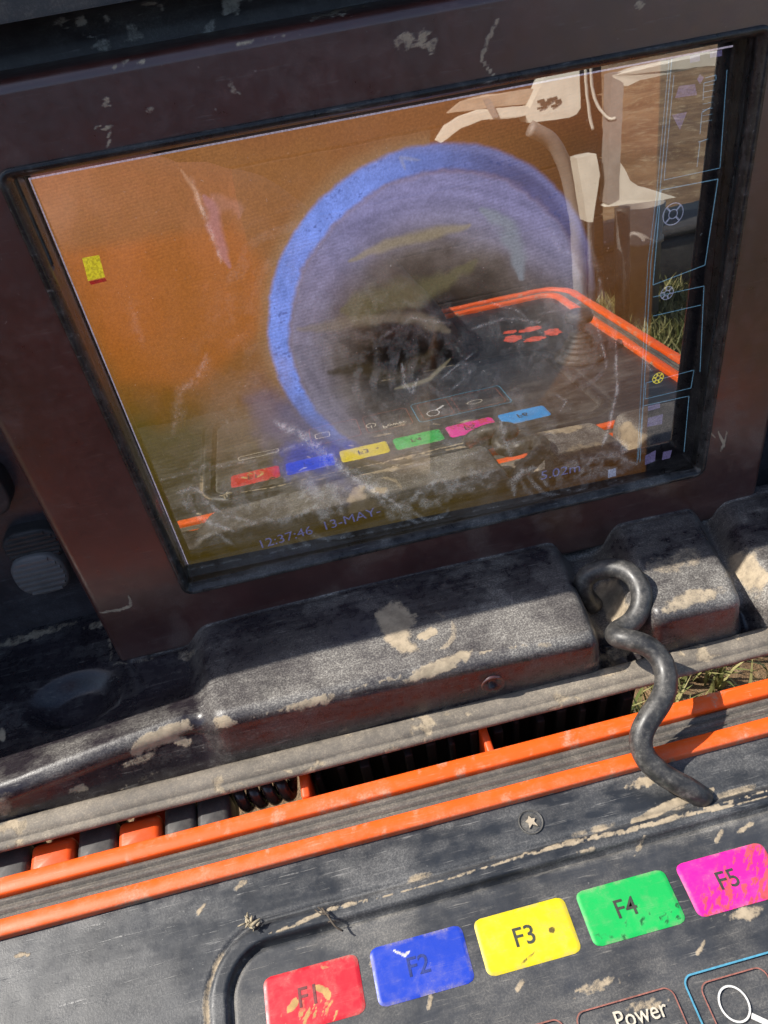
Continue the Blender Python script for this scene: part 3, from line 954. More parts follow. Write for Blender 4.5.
# display with the live picture of the pipe
lcd_c = [lidc(28, 178), lidc(735, 45), lidc(692, 467), lidc(189, 568)]
TL, TR, BR, BL = lcd_c
nu, nvv = 560, 400
s, t = np.meshgrid(np.linspace(0, 1, nu), np.linspace(0, 1, nvv), indexing='ij')
s = s.ravel()[:, None]; t = t.ravel()[:, None]
P2 = BL * (1 - s) * (1 - t) + BR * s * (1 - t) + TR * s * t + TL * (1 - s) * t
V = LL(np.column_stack([P2, np.zeros(len(P2))]))
P = pix(V); px, py = P[:, 0], P[:, 1]; X2, V2 = P2[:, 0], P2[:, 1]


def srgb(*c):
    return np.array([(q / 255 / 12.92) if q / 255 <= .04045 else ((q / 255 + .055) / 1.055) ** 2.4 for q in c])


def lay(C, m, col):
    m = np.clip(m, 0, 1)[:, None]
    return C * (1 - m) + srgb(*col) * m


nA = fbm(px, py, 70, 1); nB = fbm(px, py, 26, 2); nC = fbm(px, py, 9, 3)
C = np.tile(srgb(142, 94, 52), (len(px), 1))
C = lay(C, sm(200, 380, py + (nA - .5) * 80), (130, 84, 30))
C = lay(C, sm(360, 430, py + (nA - .5) * 60 - px * .04), (90, 76, 30))
C = lay(C, sm(430, 560, py + .2 * px), (64, 52, 16))
C = lay(C, sm(400, 640, px) * .85, (62, 36, 14))
C = lay(C, sm(40, 240, px) * sm(160, 120, py + (nA - .5) * 60) * .35, (128, 74, 44))
# orange wedge: a reflection painted into the display picture
def poly_mask(pts, soft=6):
    pts = np.array(pts, float); m = np.ones(len(px))
    for i in range(len(pts)):
        a, b = pts[i], pts[(i + 1) % len(pts)]
        nx, ny = -(b - a)[1], (b - a)[0]
        l = math.hypot(nx, ny)
        dd = ((px - a[0]) * nx + (py - a[1]) * ny) / l
        m = np.minimum(m, sm(-soft, soft, dd))
    return m
C = lay(C, poly_mask([(60, 252), (232, 225), (272, 268), (262, 330), (200, 385), (120, 380)], 10) * .6, (164, 96, 38))
C = lay(C, poly_mask([(40, 262), (150, 240), (170, 330), (110, 360)], 10) * .3, (165, 92, 30))
# pipe bore
cx0, cy0, r0 = 111.0, 83.5, 57.5
dx, dy = X2 - cx0, V2 - cy0
rr = np.hypot(dx, dy * 1.0) + (nB - .5) * 1.0 + (nC - .5) * .8; an = np.arctan2(dy, dx)
C = lay(C, (1 - sm(56, 64, rr)) * .5 * (px < 430), (150, 128, 100))
dx2, dy2 = X2 - (cx0 + 1.0), V2 - (cy0 - 2.2)
rin = np.hypot(dx2 / 1.0, dy2 / 1.0)
band = (1 - sm(r0 - .9, r0 + .9, rr))
inner_ = 1 - sm(50.4, 53.0, rin + (nC - .5) * 1.6 + (nB - .5) * 1.6)
wring = sm(-2.9, -2.2, an) + (an > 2.9) + (an > 0)
ad = np.degrees(an)
vis = np.clip(sm(-12, 35, ad) + sm(-105, -150, ad), 0, 1)          # the joint fades towards the lower right
lit = np.clip(sm(50, 120, ad) + sm(-120, -170, ad), 0, 1)
ringcol = np.tile(srgb(88, 86, 124), (len(px), 1)) * (1 - lit[:, None]) + np.tile(srgb(118, 142, 222), (len(px), 1)) * lit[:, None]
streak = fbm(ad * 1.2, rr * 3.0, 5, 44)
ringcol = ringcol * (.80 + .40 * streak + .5 * (nB - .5))[:, None]
edge_in = np.exp(-((rin - 51.6) / .7) ** 2)
ringcol = lay(ringcol, edge_in * .7 * sm(150, 60, ad) * (ad > 0), (66, 74, 130))
ringcol = lay(ringcol, sm(54.0, 56.6, rr) * sm(130, 60, ad) * (ad > 0) * .55, (124, 124, 170))
fleck = sm(.66, .74, fbm(px * .8, py * 1.3, 4, 91)) * sm(.35, .55, nB)
ringcol = lay(ringcol, fleck * .55, (60, 72, 130))
# inside of the pipe: lilac grey falling off to a dark hollow low in the middle
sh = np.clip(rin / 51, 0, 1)
hol = np.hypot((px - 446) / 118, (py - 352) / 96)                  # distance from the hollow
tone = np.clip(hol + (nA - .5) * .5 + (nB - .5) * .25, 0, 1.6)
cg = np.tile(srgb(14, 11, 11), (len(px), 1))
cg = lay(cg, sm(.38, .80, tone), (54, 44, 34))
cg = lay(cg, sm(.62, 1.12, tone), (98, 88, 84))
cg = lay(cg, sm(.95, 1.45, tone), (126, 120, 134))
cg = lay(cg, sm(.55, .95, sh) * sm(-.1, .7, dy / r0) * .45, (122, 122, 186))
cg = lay(cg, sm(.2, -.6, dy / r0 + (nA - .5) * .3) * sm(-.7, .2, dx / r0) * .8, (40, 33, 26))
cg = lay(cg, sm(.70, .98, sh) * sm(-.3, -.8, dx / r0) * .5, (118, 112, 134))
cg = cg * (.74 + .34 * nC + .22 * fbm(px * .7 + py, py - px * .5, 3.2, 66))[:, None]
swirl = fbm(np.hypot(px - 440, (py - 345) * 1.2) * 1.0, np.degrees(np.arctan2(py - 345, px - 440)) * .35, 7, 55)
cg = cg * (.72 + .56 * swirl)[:, None]
bm = (band * inner_) * np.clip(.25 + .75 * sm(-175, -100, -np.abs(ad + 40) - 60) + sm(-30, 20, ad) + sm(-100, -140, ad), 0, 1)
low = sm(-.35, -.95, dy / r0) * sm(-.75, -.1, dx / r0)
bm = bm * (1 - .75 * low)
rm = band * (1 - inner_) * vis
C = C * (1 - rm[:, None]) + ringcol * rm[:, None]
C = C * (1 - bm[:, None]) + cg * bm[:, None]
C = lay(C, blob(px, py, 470, 372, 46, 36, 0, 3, .4, .6) * .8, (8, 7, 9))
# silt swirls and highlights of the picture
for q, w, col, a_, sd_ in (([(350, 262), (392, 244), (430, 232), (470, 222)], 8, (150, 136, 104), .6, 1), ([(340, 310), (380, 296), (430, 286), (470, 270)], 20, (104, 98, 66), .55, 2),
        ([(300, 330), (350, 320), (420, 318), (450, 330)], 9, (124, 112, 96), .5, 3), ([(485, 210), (505, 225), (520, 250), (524, 275)], 13, (128, 134, 144), .75, 4),
        ([(330, 370), (400, 375), (430, 350)], 12, (60, 50, 34), .7, 5), ([(205, 195), (216, 235), (230, 268)], 9, (176, 132, 150), .4, 6), ([(212, 200), (235, 205), (240, 215)], 12, (180, 136, 130), .25, 7),
        ([(395, 390), (430, 378), (450, 360)], 3, (130, 120, 96), .6, 8), ([(180, 170), (195, 190), (205, 215)], 3, (190, 150, 120), .5, 9), ([(420, 160), (400, 158), (405, 170)], 3, (150, 150, 170), .5, 10)):
    C = lay(C, stroke(px, py, q, w, .8, sd_, .1) * a_, col)
# bluish glow low on the left of the ring
C = lay(C, blob(px, py, 300, 440, 60, 26, 48, 8, .5, .5) * .75, (84, 82, 118))
C = lay(C, blob(px, py, 312, 458, 34, 15, -10, 9, .5, .4) * .8, (46, 56, 150))
C = lay(C, blob(px, py, 240, 410, 60, 50, 20, 10, .8, .6) * .4, (140, 110, 90))
# dark band along the bottom right, sidebar
C = lay(C, sm(10.8, 10.0, V2 - .045 * (X2 - 30)) * sm(30, 34, X2) * sm(.4, .5, fbm(X2, V2 * 0, 14, 6)) * .0, (6, 6, 8))
C = lay(C, sm(187.2, 187.8, X2 - (150 - V2) * .042), (7, 7, 10))
lb = np.interp(px, [262, 350, 440, 540, 640, 690], [558, 534, 517, 495, 474, 465])
C = lay(C, sm(-1.0, 1.0, py - lb) * sm(282, 286, px), (6, 6, 8))
C *= (0.90 + .20 * vn(px * 1.1, py * 1.1, 5))[:, None]
C *= (1 + .10 * np.sin((px * .55 + py * 1.9) * .9) * sm(.35, .6, nA))[:, None]
lcd_mat, nt, p = new_mat('lit_display')
at = node(nt, 'ShaderNodeAttribute', attribute_name='picture')
tc = node(nt, 'ShaderNodeTexCoord').outputs['Object']
nf = noise(nt, tc, 1400, 2, .7)
mul = node(nt, 'ShaderNodeVectorMath', operation='SCALE')
nt.links.new(at.outputs['Color'], mul.inputs[0]); nt.links.new(maprange(nt, nf, .3, .7, .88, 1.12), mul.inputs['Scale'])
nt.links.new(mul.outputs[0], p.inputs['Emission Color'])
LCD_GAIN = 1.27
p.inputs['Emission Strength'].default_value = LCD_GAIN
p.inputs['Base Color'].default_value = (.004, .004, .005, 1); p.inputs['Roughness'].default_value = .6
p.inputs['Specular IOR Level'].default_value = .1
obj('display', V, grid_faces(nu, nvv), lcd_mat, MON, attrs={'picture': C})


def emit_mat(name, c, st=1.0):
    m, nt, p = new_mat(name)
    p.inputs['Base Color'].default_value = (0, 0, 0, 1); p.inputs['Specular IOR Level'].default_value = 0
    tc = node(nt, 'ShaderNodeTexCoord').outputs['Object']
    n1 = noise(nt, tc, 1500, 2, .6)
    nt.links.new(mixc(nt, maprange(nt, n1, .35, .65), tuple(q * .6 for q in c), c), p.inputs['Emission Color'])
    p.inputs['Emission Strength'].default_value = st
    return m


E_line = emit_mat('display_line_light', (.10, .22, .34)); E_pale = emit_mat('display_border_light', (.42, .38, .50))
E_text = emit_mat('display_text_light', (.13, .13, .30)); E_icon = emit_mat('display_icon_light', (.10, .09, .20))
E_yel = emit_mat('display_yellow', (.72, .62, .02)); E_red = emit_mat('display_red', (.35, .01, .01)); E_wh = emit_mat('display_pale_icon', (.22, .24, .36))


def ui(name, v2, f, mat, n=.25):
    return obj(name, LL(np.column_stack([v2, np.full(len(v2), n)])), f, mat, MON, smooth=False)


def ui_line(pxs, mat, w=.35, name='display_line', closed=False):
    q = np.array([lidc(*a_, .25) for a_ in pxs])
    V_ = []; F_ = []
    n = len(q)
    for k in range(n if closed else n - 1):
        v2, f = ribbon(np.array([q[k], q[(k + 1) % n]]), w)
        F_ += [tuple(i + len(V_) * 4 for i in g) for g in f]; V_.append(v2)
    return ui(name, np.concatenate(V_), F_, mat)


ui_line([(29, 179), (733, 46)], E_pale, .5); ui_line([(29, 178), (189, 567)], E_pale, .4)
ui_line([(672, 57), (660, 190), (651, 262), (640, 462)], E_line, .3)
ui_line([(669, 60), (657, 190), (648, 262), (637, 463)], E_line, .2)
ui_line([(674, 75), (664, 180), (720, 168), (727, 70)], E_line, .25)
ui_line([(661, 190), (718, 179), (705, 265), (653, 285), (661, 190)], E_line, .35)
ui_line([(653, 297), (704, 286), (700, 372)], E_line, .3); ui_line([(653, 316), (701, 305)], E_line, .3)
ui_line([(646, 383), (694, 370), (691, 388), (645, 399), (646, 383)], E_line, .3)
ui_line([(643, 406), (689, 396), (684, 452)], E_line, .3); ui_line([(643, 406), (638, 460)], E_line, .3)


def ring_icon(px_, py_, r, mat, spokes=0, name='display_icon'):
    c = lidc(px_, py_, .3); aa = np.linspace(0, 2 * math.pi, 24, endpoint=False)
    v2, f = ribbon(np.column_stack([c[0] + r * np.cos(aa), c[1] + r * np.sin(aa)]), .35, True)
    V_ = [v2]; F_ = list(f); off = len(v2)
    v2, f = ribbon(np.column_stack([c[0] + r * .42 * np.cos(aa), c[1] + r * .42 * np.sin(aa)]), .35, True)
    V_.append(v2); F_ += [tuple(i + off for i in g) for g in f]; off += len(v2)
    for k in range(spokes):
        an_ = k * 2 * math.pi / spokes + .78
        v2, f = ribbon(np.array([(c[0] + r * .45 * math.cos(an_), c[1] + r * .45 * math.sin(an_)), (c[0] + r * .95 * math.cos(an_), c[1] + r * .95 * math.sin(an_))]), .6)
        V_.append(v2); F_ += [tuple(i + off for i in g) for g in f]; off += len(v2)
    ui(name, np.concatenate(V_), F_, mat, .35)


ring_icon(673, 214, 3.6, E_wh, 4); ring_icon(667, 293, 2.4, E_wh, 6); ring_icon(658, 378, 2.2, E_yel, 6)


def ui_poly(pxs, mat, name='display_icon', n=.35):
    q = np.array([lidc(*a_, n) for a_ in pxs])
    ui(name, q, [tuple(range(len(q)))], mat, n)


ui_poly([(675, 98), (679, 86), (695, 84), (697, 95)], E_icon)
ui_poly([(672, 115), (687, 112), (680, 130)], E_icon)
ui_poly([(697, 79), (700, 84), (704, 78), (700, 74)], E_icon)
ui_poly([(82, 258), (99, 255), (105, 277), (88, 281)], E_yel); ui_poly([(89, 281.5), (105, 278), (107, 281), (91, 285)], E_red)
ui_poly([(648, 406), (660, 403), (660, 408), (648, 411)], E_icon); ui_poly([(648, 418), (663, 414), (662, 424), (647, 427)], E_icon)
ui_poly([(645, 456), (656, 450), (655, 461), (645, 465)], E_icon); ui_poly([(663, 452), (672, 450), (670, 458), (662, 460)], E_icon)
ui_poly([(608, 470), (616, 468), (616, 476), (608, 478)], E_wh)
ui_poly([(690, 56), (700, 54), (700, 61), (690, 63)], E_icon); ui_poly([(710, 52), (722, 50), (722, 56), (710, 58)], E_icon)
ui_line([(705, 78), (716, 75), (716, 80), (704, 83), (703, 100)], E_line, .25); ui_line([(703, 112), (711, 107), (702, 112), (700, 134)], E_line, .25); ui_line([(698, 142), (708, 139), (700, 142), (697, 167)], E_line, .25)
for k in range(7):
    ui_line([(704 - k * .4, 86 + k * 6), (715 - k * .5, 84 + k * 6)], E_line, .15)


def ui_text(s_, a_, b_, size, mat, wide=1.0):
    p0 = lidc(*a_, .3); p1 = lidc(*b_, .3)
    dv = (p1 - p0) / np.linalg.norm(p1 - p0); pv = np.array([-dv[1], dv[0]])
    tv, tf = text_mesh(s_, size)
    wide = np.linalg.norm(p1 - p0) / tv[:, 0].max()
    q = p0 + tv[:, 0:1] * wide * dv + tv[:, 1:2] * pv
    ui('display_text', q, tf, mat, .35)


ui_text('12:37:46  13-MAY-', (259, 549), (381, 514), 6.0, E_text)
ui_text('5.02m', (540, 480), (580, 471), 6.0, E_text)

# cover glass: smears of dried mud, plus some reflections painted in as strokes
gx = np.linspace(0, 1, 420); gv = np.linspace(0, 1, 300)
s, t = np.meshgrid(gx, gv, indexing='ij'); s = s.ravel()[:, None]; t = t.ravel()[:, None]
TL, TR, BR, BL = [np.array(c) for c in well]
P2 = BL * (1 - s) * (1 - t) + BR * s * (1 - t) + TR * s * t + TL * (1 - s) * t
V = LL(np.column_stack([P2, np.full(len(P2), 4.0)]))
P = pix(V); px, py = P[:, 0], P[:, 1]
S = np.zeros(len(V))
for q, w, a_, sd_, gp in (
        ([(275, 422), (310, 440), (350, 475), (400, 508)], 4.0, .75, 1, .15), ([(300, 438), (345, 468), (395, 500)], 9, .35, 2, .35),
        ([(190, 178), (205, 215), (222, 262)], 3, .45, 3, .3), ([(170, 430), (180, 400), (200, 372), (206, 352)], 5, .28, 4, .35),
        ([(180, 490), (186, 505), (205, 522), (235, 531)], 3.5, .6, 5, .1), ([(196, 487), (205, 500), (225, 515), (252, 520)], 2.6, .55, 6, .2), ([(180, 492), (192, 486), (202, 492)], 2.6, .6, 7, .1),
        ([(196, 540), (215, 532), (235, 545)], 2.5, .4, 8, .2), ([(240, 525), (290, 518), (330, 500), (350, 486)], 5, .4, 9, .35),
        ([(616, 340), (617, 385), (610, 425), (602, 448)], 1.8, .6, 10, .1), ([(590, 300), (603, 350), (606, 368)], 1.5, .4, 11, .2),
        ([(440, 380), (478, 350)], 1.2, .4, 12, .2), ([(402, 362), (404, 385), (412, 392), (418, 378)], 3, .55, 13, .15),
        ([(370, 480), (385, 505), (400, 508), (420, 492), (440, 478)], 4, .45, 14, .3), ([(430, 470), (452, 488), (480, 482), (496, 470)], 4, .4, 15, .3),
        ([(516, 495), (512, 480), (522, 468), (536, 466), (545, 475)], 3.5, .5, 16, .15), ([(575, 478), (590, 462), (615, 455), (636, 465)], 4, .4, 17, .2),  # these arcs paint in reflections of ledge and cord
        ([(500, 420), (508, 445), (512, 456)], 4, .5, 18, .2), ([(600, 330), (640, 350), (652, 372)], 2.0, .4, 19, .2), ([(540, 315), (590, 300)], 2, .3, 20, .3),
        ([(618, 438), (624, 450), (622, 455)], 5, .45, 21, .2), ([(556, 395), (566, 402), (560, 412)], 1.6, .4, 22, .1), ([(160, 480), (230, 462), (320, 440)], 1.6, .3, 23, .3),
        ([(335, 455), (395, 470), (470, 455), (560, 430)], 2.0, .25, 24, .35), ([(210, 470), (240, 464), (262, 460)], 2.2, .35, 25, .2), ([(380, 340), (410, 318), (450, 322)], 3, .3, 26, .3),
        ([(300, 300), (290, 260), (300, 220)], 7, .12, 27, .35), ([(540, 210), (560, 250), (600, 265)], 3, .15, 28, .35), ([(480, 300), (520, 312), (545, 335)], 1.5, .4, 29, .3), ([(470, 330), (505, 318), (540, 322)], 1.8, .4, 30, .3),
        ([(130, 300), (145, 350)], 5, .10, 31, .3), ([(590, 240), (600, 285), (596, 320)], 1.8, .25, 32, .4), ([(455, 345), (470, 372), (452, 390)], 2, .3, 33, .3)):
    nn_ = fbm(px * .9 + py * .5, py * 1.1 - px * .2, 4.5, 200 + sd_, 3)
    S = np.maximum(S, .62 * a_ * stroke(px, py, q, w * 1.9, 1.0, sd_, gp) * sm(.25, .65, nn_) + .35 * a_ * stroke(px, py, q, w * .9, .9, sd_, gp))
for cx_, cy_, ra, rb, a0_, a1_, st_, fr_ in ((236, 492, 22, 62, 120, 260, .30, .55), (462, 372, 30, 120, 150, 300, .17, .36), (560, 470, 14, 50, 180, 350, .28, .6), (330, 520, 20, 60, 200, 340, .20, .5), (520, 330, 40, 110, -60, 60, .14, .4), (330, 300, 60, 130, 90, 200, .07, .25), (430, 500, 12, 44, 180, 360, .25, .6)):
    r_ = np.hypot(px - cx_, (py - cy_) * 1.25) + (fbm(px, py, 40, int(cx_)) - .5) * 16
    th_ = (np.degrees(np.arctan2(-(py - cy_), px - cx_)) - a0_) % 360
    wdw = sm(0, 25, th_) * sm(a1_ - a0_, a1_ - a0_ - 25, th_) * sm(ra, ra + 8, r_) * sm(rb, rb - 14, r_)
    S = np.maximum(S, st_ * wdw * sm(.45, .75, .5 + .5 * np.sin(r_ * fr_ + 3 * fbm(px, py, 25, 7))) * sm(.35, .6, fbm(px, py, 18, int(cy_))))
for a_ in ((320, 490, 22, 14, 10, 1, .8, .38), (330, 505, 12, 16, 0, 2, .7, .36), (420, 505, 30, 8, -16, 3, .8, .3), (470, 480, 30, 12, -16, 4, .9, .28), (400, 350, 90, 60, -20, 5, .9, .10), (230, 500, 60, 30, -20, 6, .9, .16), (480, 440, 110, 40, -16, 7, .9, .12), (550, 330, 60, 40, 0, 8, .9, .12), (590, 470, 40, 14, -14, 9, .9, .22), (260, 350, 50, 90, 20, 10, 1, .05)):
    S = np.maximum(S, a_[7] * blob(px, py, *a_[:5], a_[5], a_[6], .5) * sm(.35, .6, fbm(px, py, 8, 90 + a_[5])))
S = S * 1.45
S = S + .035 * sm(.45, .75, fbm(px, py, 60, 8)) + .06 * sm(.56, .75, fbm(px * .5 + py * .6, py - px * .3, 22, 18)) * sm(380, 480, py)
S += .5 * sm(.2, .0, np.minimum(t[:, 0] * 20, 1)) * sm(.4, .6, fbm(px, py, 7, 44)) * .5
gm, nt, p = new_mat('smeared_cover_glass')
nt.nodes.remove(p)
outp = [n for n in nt.nodes if n.type == 'OUTPUT_MATERIAL'][0]
tr = node(nt, 'ShaderNodeBsdfTransparent'); gl = node(nt, 'ShaderNodeBsdfGlossy'); df = node(nt, 'ShaderNodeBsdfDiffuse')
tc = node(nt, 'ShaderNodeTexCoord').outputs['Object']
gl.inputs['Roughness'].default_value = .012; gl.inputs['Color'].default_value = (1, .98, .95, 1)
df.inputs['Color'].default_value = (.62, .55, .46, 1)
nh = noise(nt, tc, 1300, 3, .7); nm = noise(nt, tc, 220, 4, .6)
wv = node(nt, 'ShaderNodeBump'); wv.inputs['Strength'].default_value = .02; wv.inputs['Distance'].default_value = .0003
nt.links.new(noise(nt, tc, 90, 2, .5), wv.inputs['Height']); nt.links.new(wv.outputs[0], gl.inputs['Normal'])
REFLECT = .42
m1 = node(nt, 'ShaderNodeMixShader'); m1.inputs[0].default_value = REFLECT
nt.links.new(tr.outputs[0], m1.inputs[1]); nt.links.new(gl.outputs[0], m1.inputs[2])
m2 = node(nt, 'ShaderNodeAddShader')
sf = math_n(nt, 'MULTIPLY', attr(nt, 'smear_reflection'), maprange(nt, math_n(nt, 'ADD', math_n(nt, 'MULTIPLY', nh, .6), math_n(nt, 'MULTIPLY', nm, .4)), .38, .62, .35, 1.25), True)
sp = maprange(nt, noise(nt, tc, 900, 2, .5), .72, .76, 0, .35)
sf = math_n(nt, 'ADD', sf, sp, True)
nt.links.new(mixc(nt, sf, (0.0, 0.0, 0.0), (1.0, .90, .76)), df.inputs['Color'])
nt.links.new(m1.outputs[0], m2.inputs[0]); nt.links.new(df.outputs[0], m2.inputs[1])
nt.links.new(m2.outputs[0], outp.inputs['Surface'])
obj('cover_glass', V, grid_faces(420, 300), gm, MON, attrs={'smear_reflection': S})

# ------------------------------------------------------------------ coiled cord from lid to base
pts = [(594, 606, 10), (583, 592, 18), (586, 576, 25), (606, 568, 29), (628, 571, 31), (641, 588, 30), (641, 608, 27), (630, 624, 24), (617, 631, 24), (616, 637, 26),
       (630, 640, 28), (648, 646, 27), (662, 660, 25), (667, 682, 23), (660, 703, 21), (645, 724, 18), (640, 744, 14), (649, 763, 10), (668, 778, 8), (686, 787, 6), (697, 794, 3.5), (702, 798, 0)]
cp = np.array([on_z(a_, b_, c_) for a_, b_, c_ in pts])
sp_ = spline(cp, 10)
for _ in range(22):
    sp_[1:-1] = (sp_[:-2] + 2 * sp_[1:-1] + sp_[2:]) / 4
rad = 3.8 + .12 * (fbm(np.arange(len(sp_)) * 1.0, np.zeros(len(sp_)), 25, 3) - .5)
v, f = tube(sp_, rad, 24)
obj('coiled_cord', v, f, M['cord'], UNIT)

# ------------------------------------------------------------------ small dry debris lying on the panel
straw = simple('dry_straw', (.50, .42, .28), .8, var=.5, scale=600)
c = on_z(251, 925, 4)
parts = []
rng = random.Random(8)
for k in range(11):
    an_ = rng.uniform(0, 6.28); l = rng.uniform(1.2, 3.8)
    o_ = np.array([rng.uniform(-1.8, 1.8), rng.uniform(-1, 1), rng.uniform(-.2, .8)])
    a_ = c + o_; b_ = a_ + np.array([math.cos(an_) * l, math.sin(an_) * l, rng.uniform(-.4, .8)])
    w_ = rng.uniform(.25, .7)
    parts.append(tube(np.linspace(a_, b_, 4), np.array([w_ * .6, w_, w_ * .8, w_ * .2]), 5))
v, f = merge(parts)
o = obj('dry_leaf_crumb', v, f, straw, None, loc=tuple(c))
tag(o, 'crumbled scrap of dry leaf at the rounded bead corner above the red key', 'leaf scrap')
tw = simple('dark_twig', (.10, .08, .06), .8, scale=700)
parts = [tube(spline([on_z(322, 908, 4.2), on_z(328, 916, 5), on_z(335, 926, 4.8), on_z(343, 931, 3.5)], 4), .3, 6),
         tube(spline([on_z(330, 915, 5), on_z(322, 914, 5), on_z(315, 910, 4)], 3), .22, 5), tube([on_z(318, 907, 4), on_z(330, 918, 5.2)], .2, 5), tube([on_z(328, 922, 4.6), on_z(336, 921, 4.6)], .2, 5)]
v, f = merge(parts)
o = obj('grass_stalk', v, f, tw, None, loc=tuple(on_z(330, 917, 4)))
tag(o, 'thin dark grass stalk lying across the bead above the red key', 'grass stalk')

# ------------------------------------------------------------------ ground, grass and what the screen mirrors
gm_, nt, p = new_mat('bare_soil')
tc = node(nt, 'ShaderNodeTexCoord').outputs['Object']
n1 = noise(nt, tc, 2.2, 9, .75); n2 = noise(nt, tc, 14, 8, .75)
col = mixc(nt, maprange(nt, n1, .38, .62), (.15, .085, .04), (.33, .21, .11))
col = mixc(nt, maprange(nt, n2, .5, .68), col, (.46, .36, .22))
nt.links.new(col, p.inputs['Base Color']); p.inputs['Roughness'].default_value = .95
b = node(nt, 'ShaderNodeBump'); b.inputs['Strength'].default_value = .9; b.inputs['Distance'].default_value = .03
nt.links.new(n2, b.inputs['Height']); nt.links.new(b.outputs[0], p.inputs['Normal'])
rings = np.concatenate([np.linspace(0, 6000, 60), np.geomspace(6600, 200000, 20)])
aa = np.linspace(0, 2 * math.pi, 96, endpoint=False)
V = [];
for r in rings:
    xx = 80 + r * np.cos(aa); yy = -100 + r * np.sin(aa)
    far = sm(600, 2500, r)
    V.append(np.column_stack([xx, yy, GROUND_Z - .5 + far * (fbm(xx, yy, 700, 3) - .5) * 110]))
V = np.concatenate(V)
g = obj('ground', V, grid_faces(len(rings), 96)[:, ::-1].copy(), gm_, None)
# close the ring seam
seam = [((j) * 96 + 95, (j + 1) * 96 + 95, (j + 1) * 96, j * 96) for j in range(len(rings) - 1)]
bpy.data.objects.remove(g)
V_, F_ = loft([V[j * 96:(j + 1) * 96] for j in range(len(rings))])
g = obj('ground', V_, F_, gm_, None)
tag(g, 'bare brown soil', kind='structure')


def grass_patch(x0, x1, y0, y1, n, seed, hmin, hmax, mat, label, wmul=1.0):
    rg = np.random.default_rng(seed)
    bx = rg.uniform(x0, x1, n); by = rg.uniform(y0, y1, n)
    keep = fbm(bx, by, 70, seed) > .36
    bx, by = bx[keep], by[keep]; n = len(bx)
    h_ = rg.uniform(hmin, hmax, n); an_ = rg.uniform(0, 2 * math.pi, n); le = rg.uniform(.1, .8, n) * h_
    w_ = rg.uniform(.8, 1.8, n) * wmul
    dx_, dy_ = np.cos(an_), np.sin(an_)
    z0 = np.full(n, GROUND_Z - 1.0)
    a0 = np.column_stack([bx - dy_ * w_, by + dx_ * w_, z0]); a1 = np.column_stack([bx + dy_ * w_, by - dx_ * w_, z0])
    m0 = np.column_stack([bx - dy_ * w_ * .7 + dx_ * le * .35, by + dx_ * w_ * .7 + dy_ * le * .35, z0 + h_ * .6]); m1_ = np.column_stack([bx + dy_ * w_ * .7 + dx_ * le * .35, by - dx_ * w_ * .7 + dy_ * le * .35, z0 + h_ * .6])
    tp = np.column_stack([bx + dx_ * le, by + dy_ * le, z0 + h_])
    V = np.stack([a0, a1, m1_, m0, tp], 1).reshape(-1, 3)
    i = np.arange(n) * 5
    T = np.concatenate([np.stack([i, i + 1, i + 2], 1), np.stack([i, i + 2, i + 3], 1), np.stack([i + 3, i + 2, i + 4], 1)])
    tint = np.repeat(rg.uniform(0, 1, n), 5)
    o = obj('grass', V, T, mat, None, smooth=False, attrs={'tint': tint})
    tag(o, label, kind='stuff')


gr_m, nt, p = new_mat('grass_blades')
nt.links.new(mixc(nt, attr(nt, 'tint'), (.10, .13, .03), (.34, .30, .12)), p.inputs['Base Color']); p.inputs['Roughness'].default_value = .6
grass_patch(60, 620, 150, 620, 16000, 1, 15, 45, gr_m, 'short dry green grass in the sun behind the raised lid')
grass_patch(430, 980, -745, -380, 22000, 2, 18, 55, gr_m, 'short dry green grass growing to the right of the unit', 1.8)

# --- large dark red-brown crate added to keep the mirrored left dark
crm = simple('dark_red_brown_painted_board', (.030, .014, .010), .7, var=.3, scale=14, bump=.3, dist=.003)
cr = thing('stand_in_crate', 'large dark red-brown crate added to darken the left of the screen', 'stand_in_crate', (-150, -980, GROUND_Z))
y1 = -740
z_top = 330
for k in range(7):
    z0 = GROUND_Z + 4 + k * 80
    v, f = box(-1300, 552, y1 - 18, y1, z0, z0 + 78.5, 2, 2); obj('plank', v, f, crm, cr, smooth=False, loc=(0, y1, z0))
v, f = box(-1300, 552, y1 - 500, y1 - 20, GROUND_Z, GROUND_Z + 560, 4, 2); obj('crate_body', v, f, crm, cr, smooth=False)
for xx in (-1296, -700, -120):
    v, f = box(xx, xx + 60, y1 + 2, y1 + 18, GROUND_Z, GROUND_Z + 562, 2, 2); obj('batten', v, f, crm, cr, smooth=False)

# --- bag shape added in place of a person, shades and hides the panel
bagm = simple('dark_maroon_canvas', (.055, .020, .014), .75, var=.4, scale=120, bump=.6, dist=.001)
bag = thing('stand_in_bag', 'red and dark maroon bag shape added in place of a person to shade the panel front', 'bag', (0, -200, 4))
BX = np.linspace(-135, 178, 60); BA = np.linspace(0, 2 * math.pi, 64, endpoint=False)
loops = []
for x_ in BX:
    e = sm(-135, -112, x_) * sm(178, 150, x_)
    top_ = 4 + (np.interp(x_, [-135, -40, 60, 120, 160, 178], [150, 165, 128, 66, 38, 12])) * (e ** .5) + 4
    cy_, hy = -190, 88 * (.55 + .45 * e ** .5)
    ca_, sa_ = np.cos(BA), np.sin(BA)
    yy_ = cy_ + hy * np.sign(ca_) * np.abs(ca_) ** .7
    zz_ = 8.5 + (top_ - 8.5) * (.5 + .5 * np.sign(sa_) * np.abs(sa_) ** .7)
    w_ = (fbm(np.full(64, x_), 40 * ca_ + 60 * sa_, 26, 12) - .5) * 12
    loops.append(np.column_stack([np.full(64, x_), yy_ + w_ * ca_, np.maximum(zz_ + w_ * (sa_ > 0) * sa_, 8.3)]))
split = int(np.searchsorted(BX, 38))
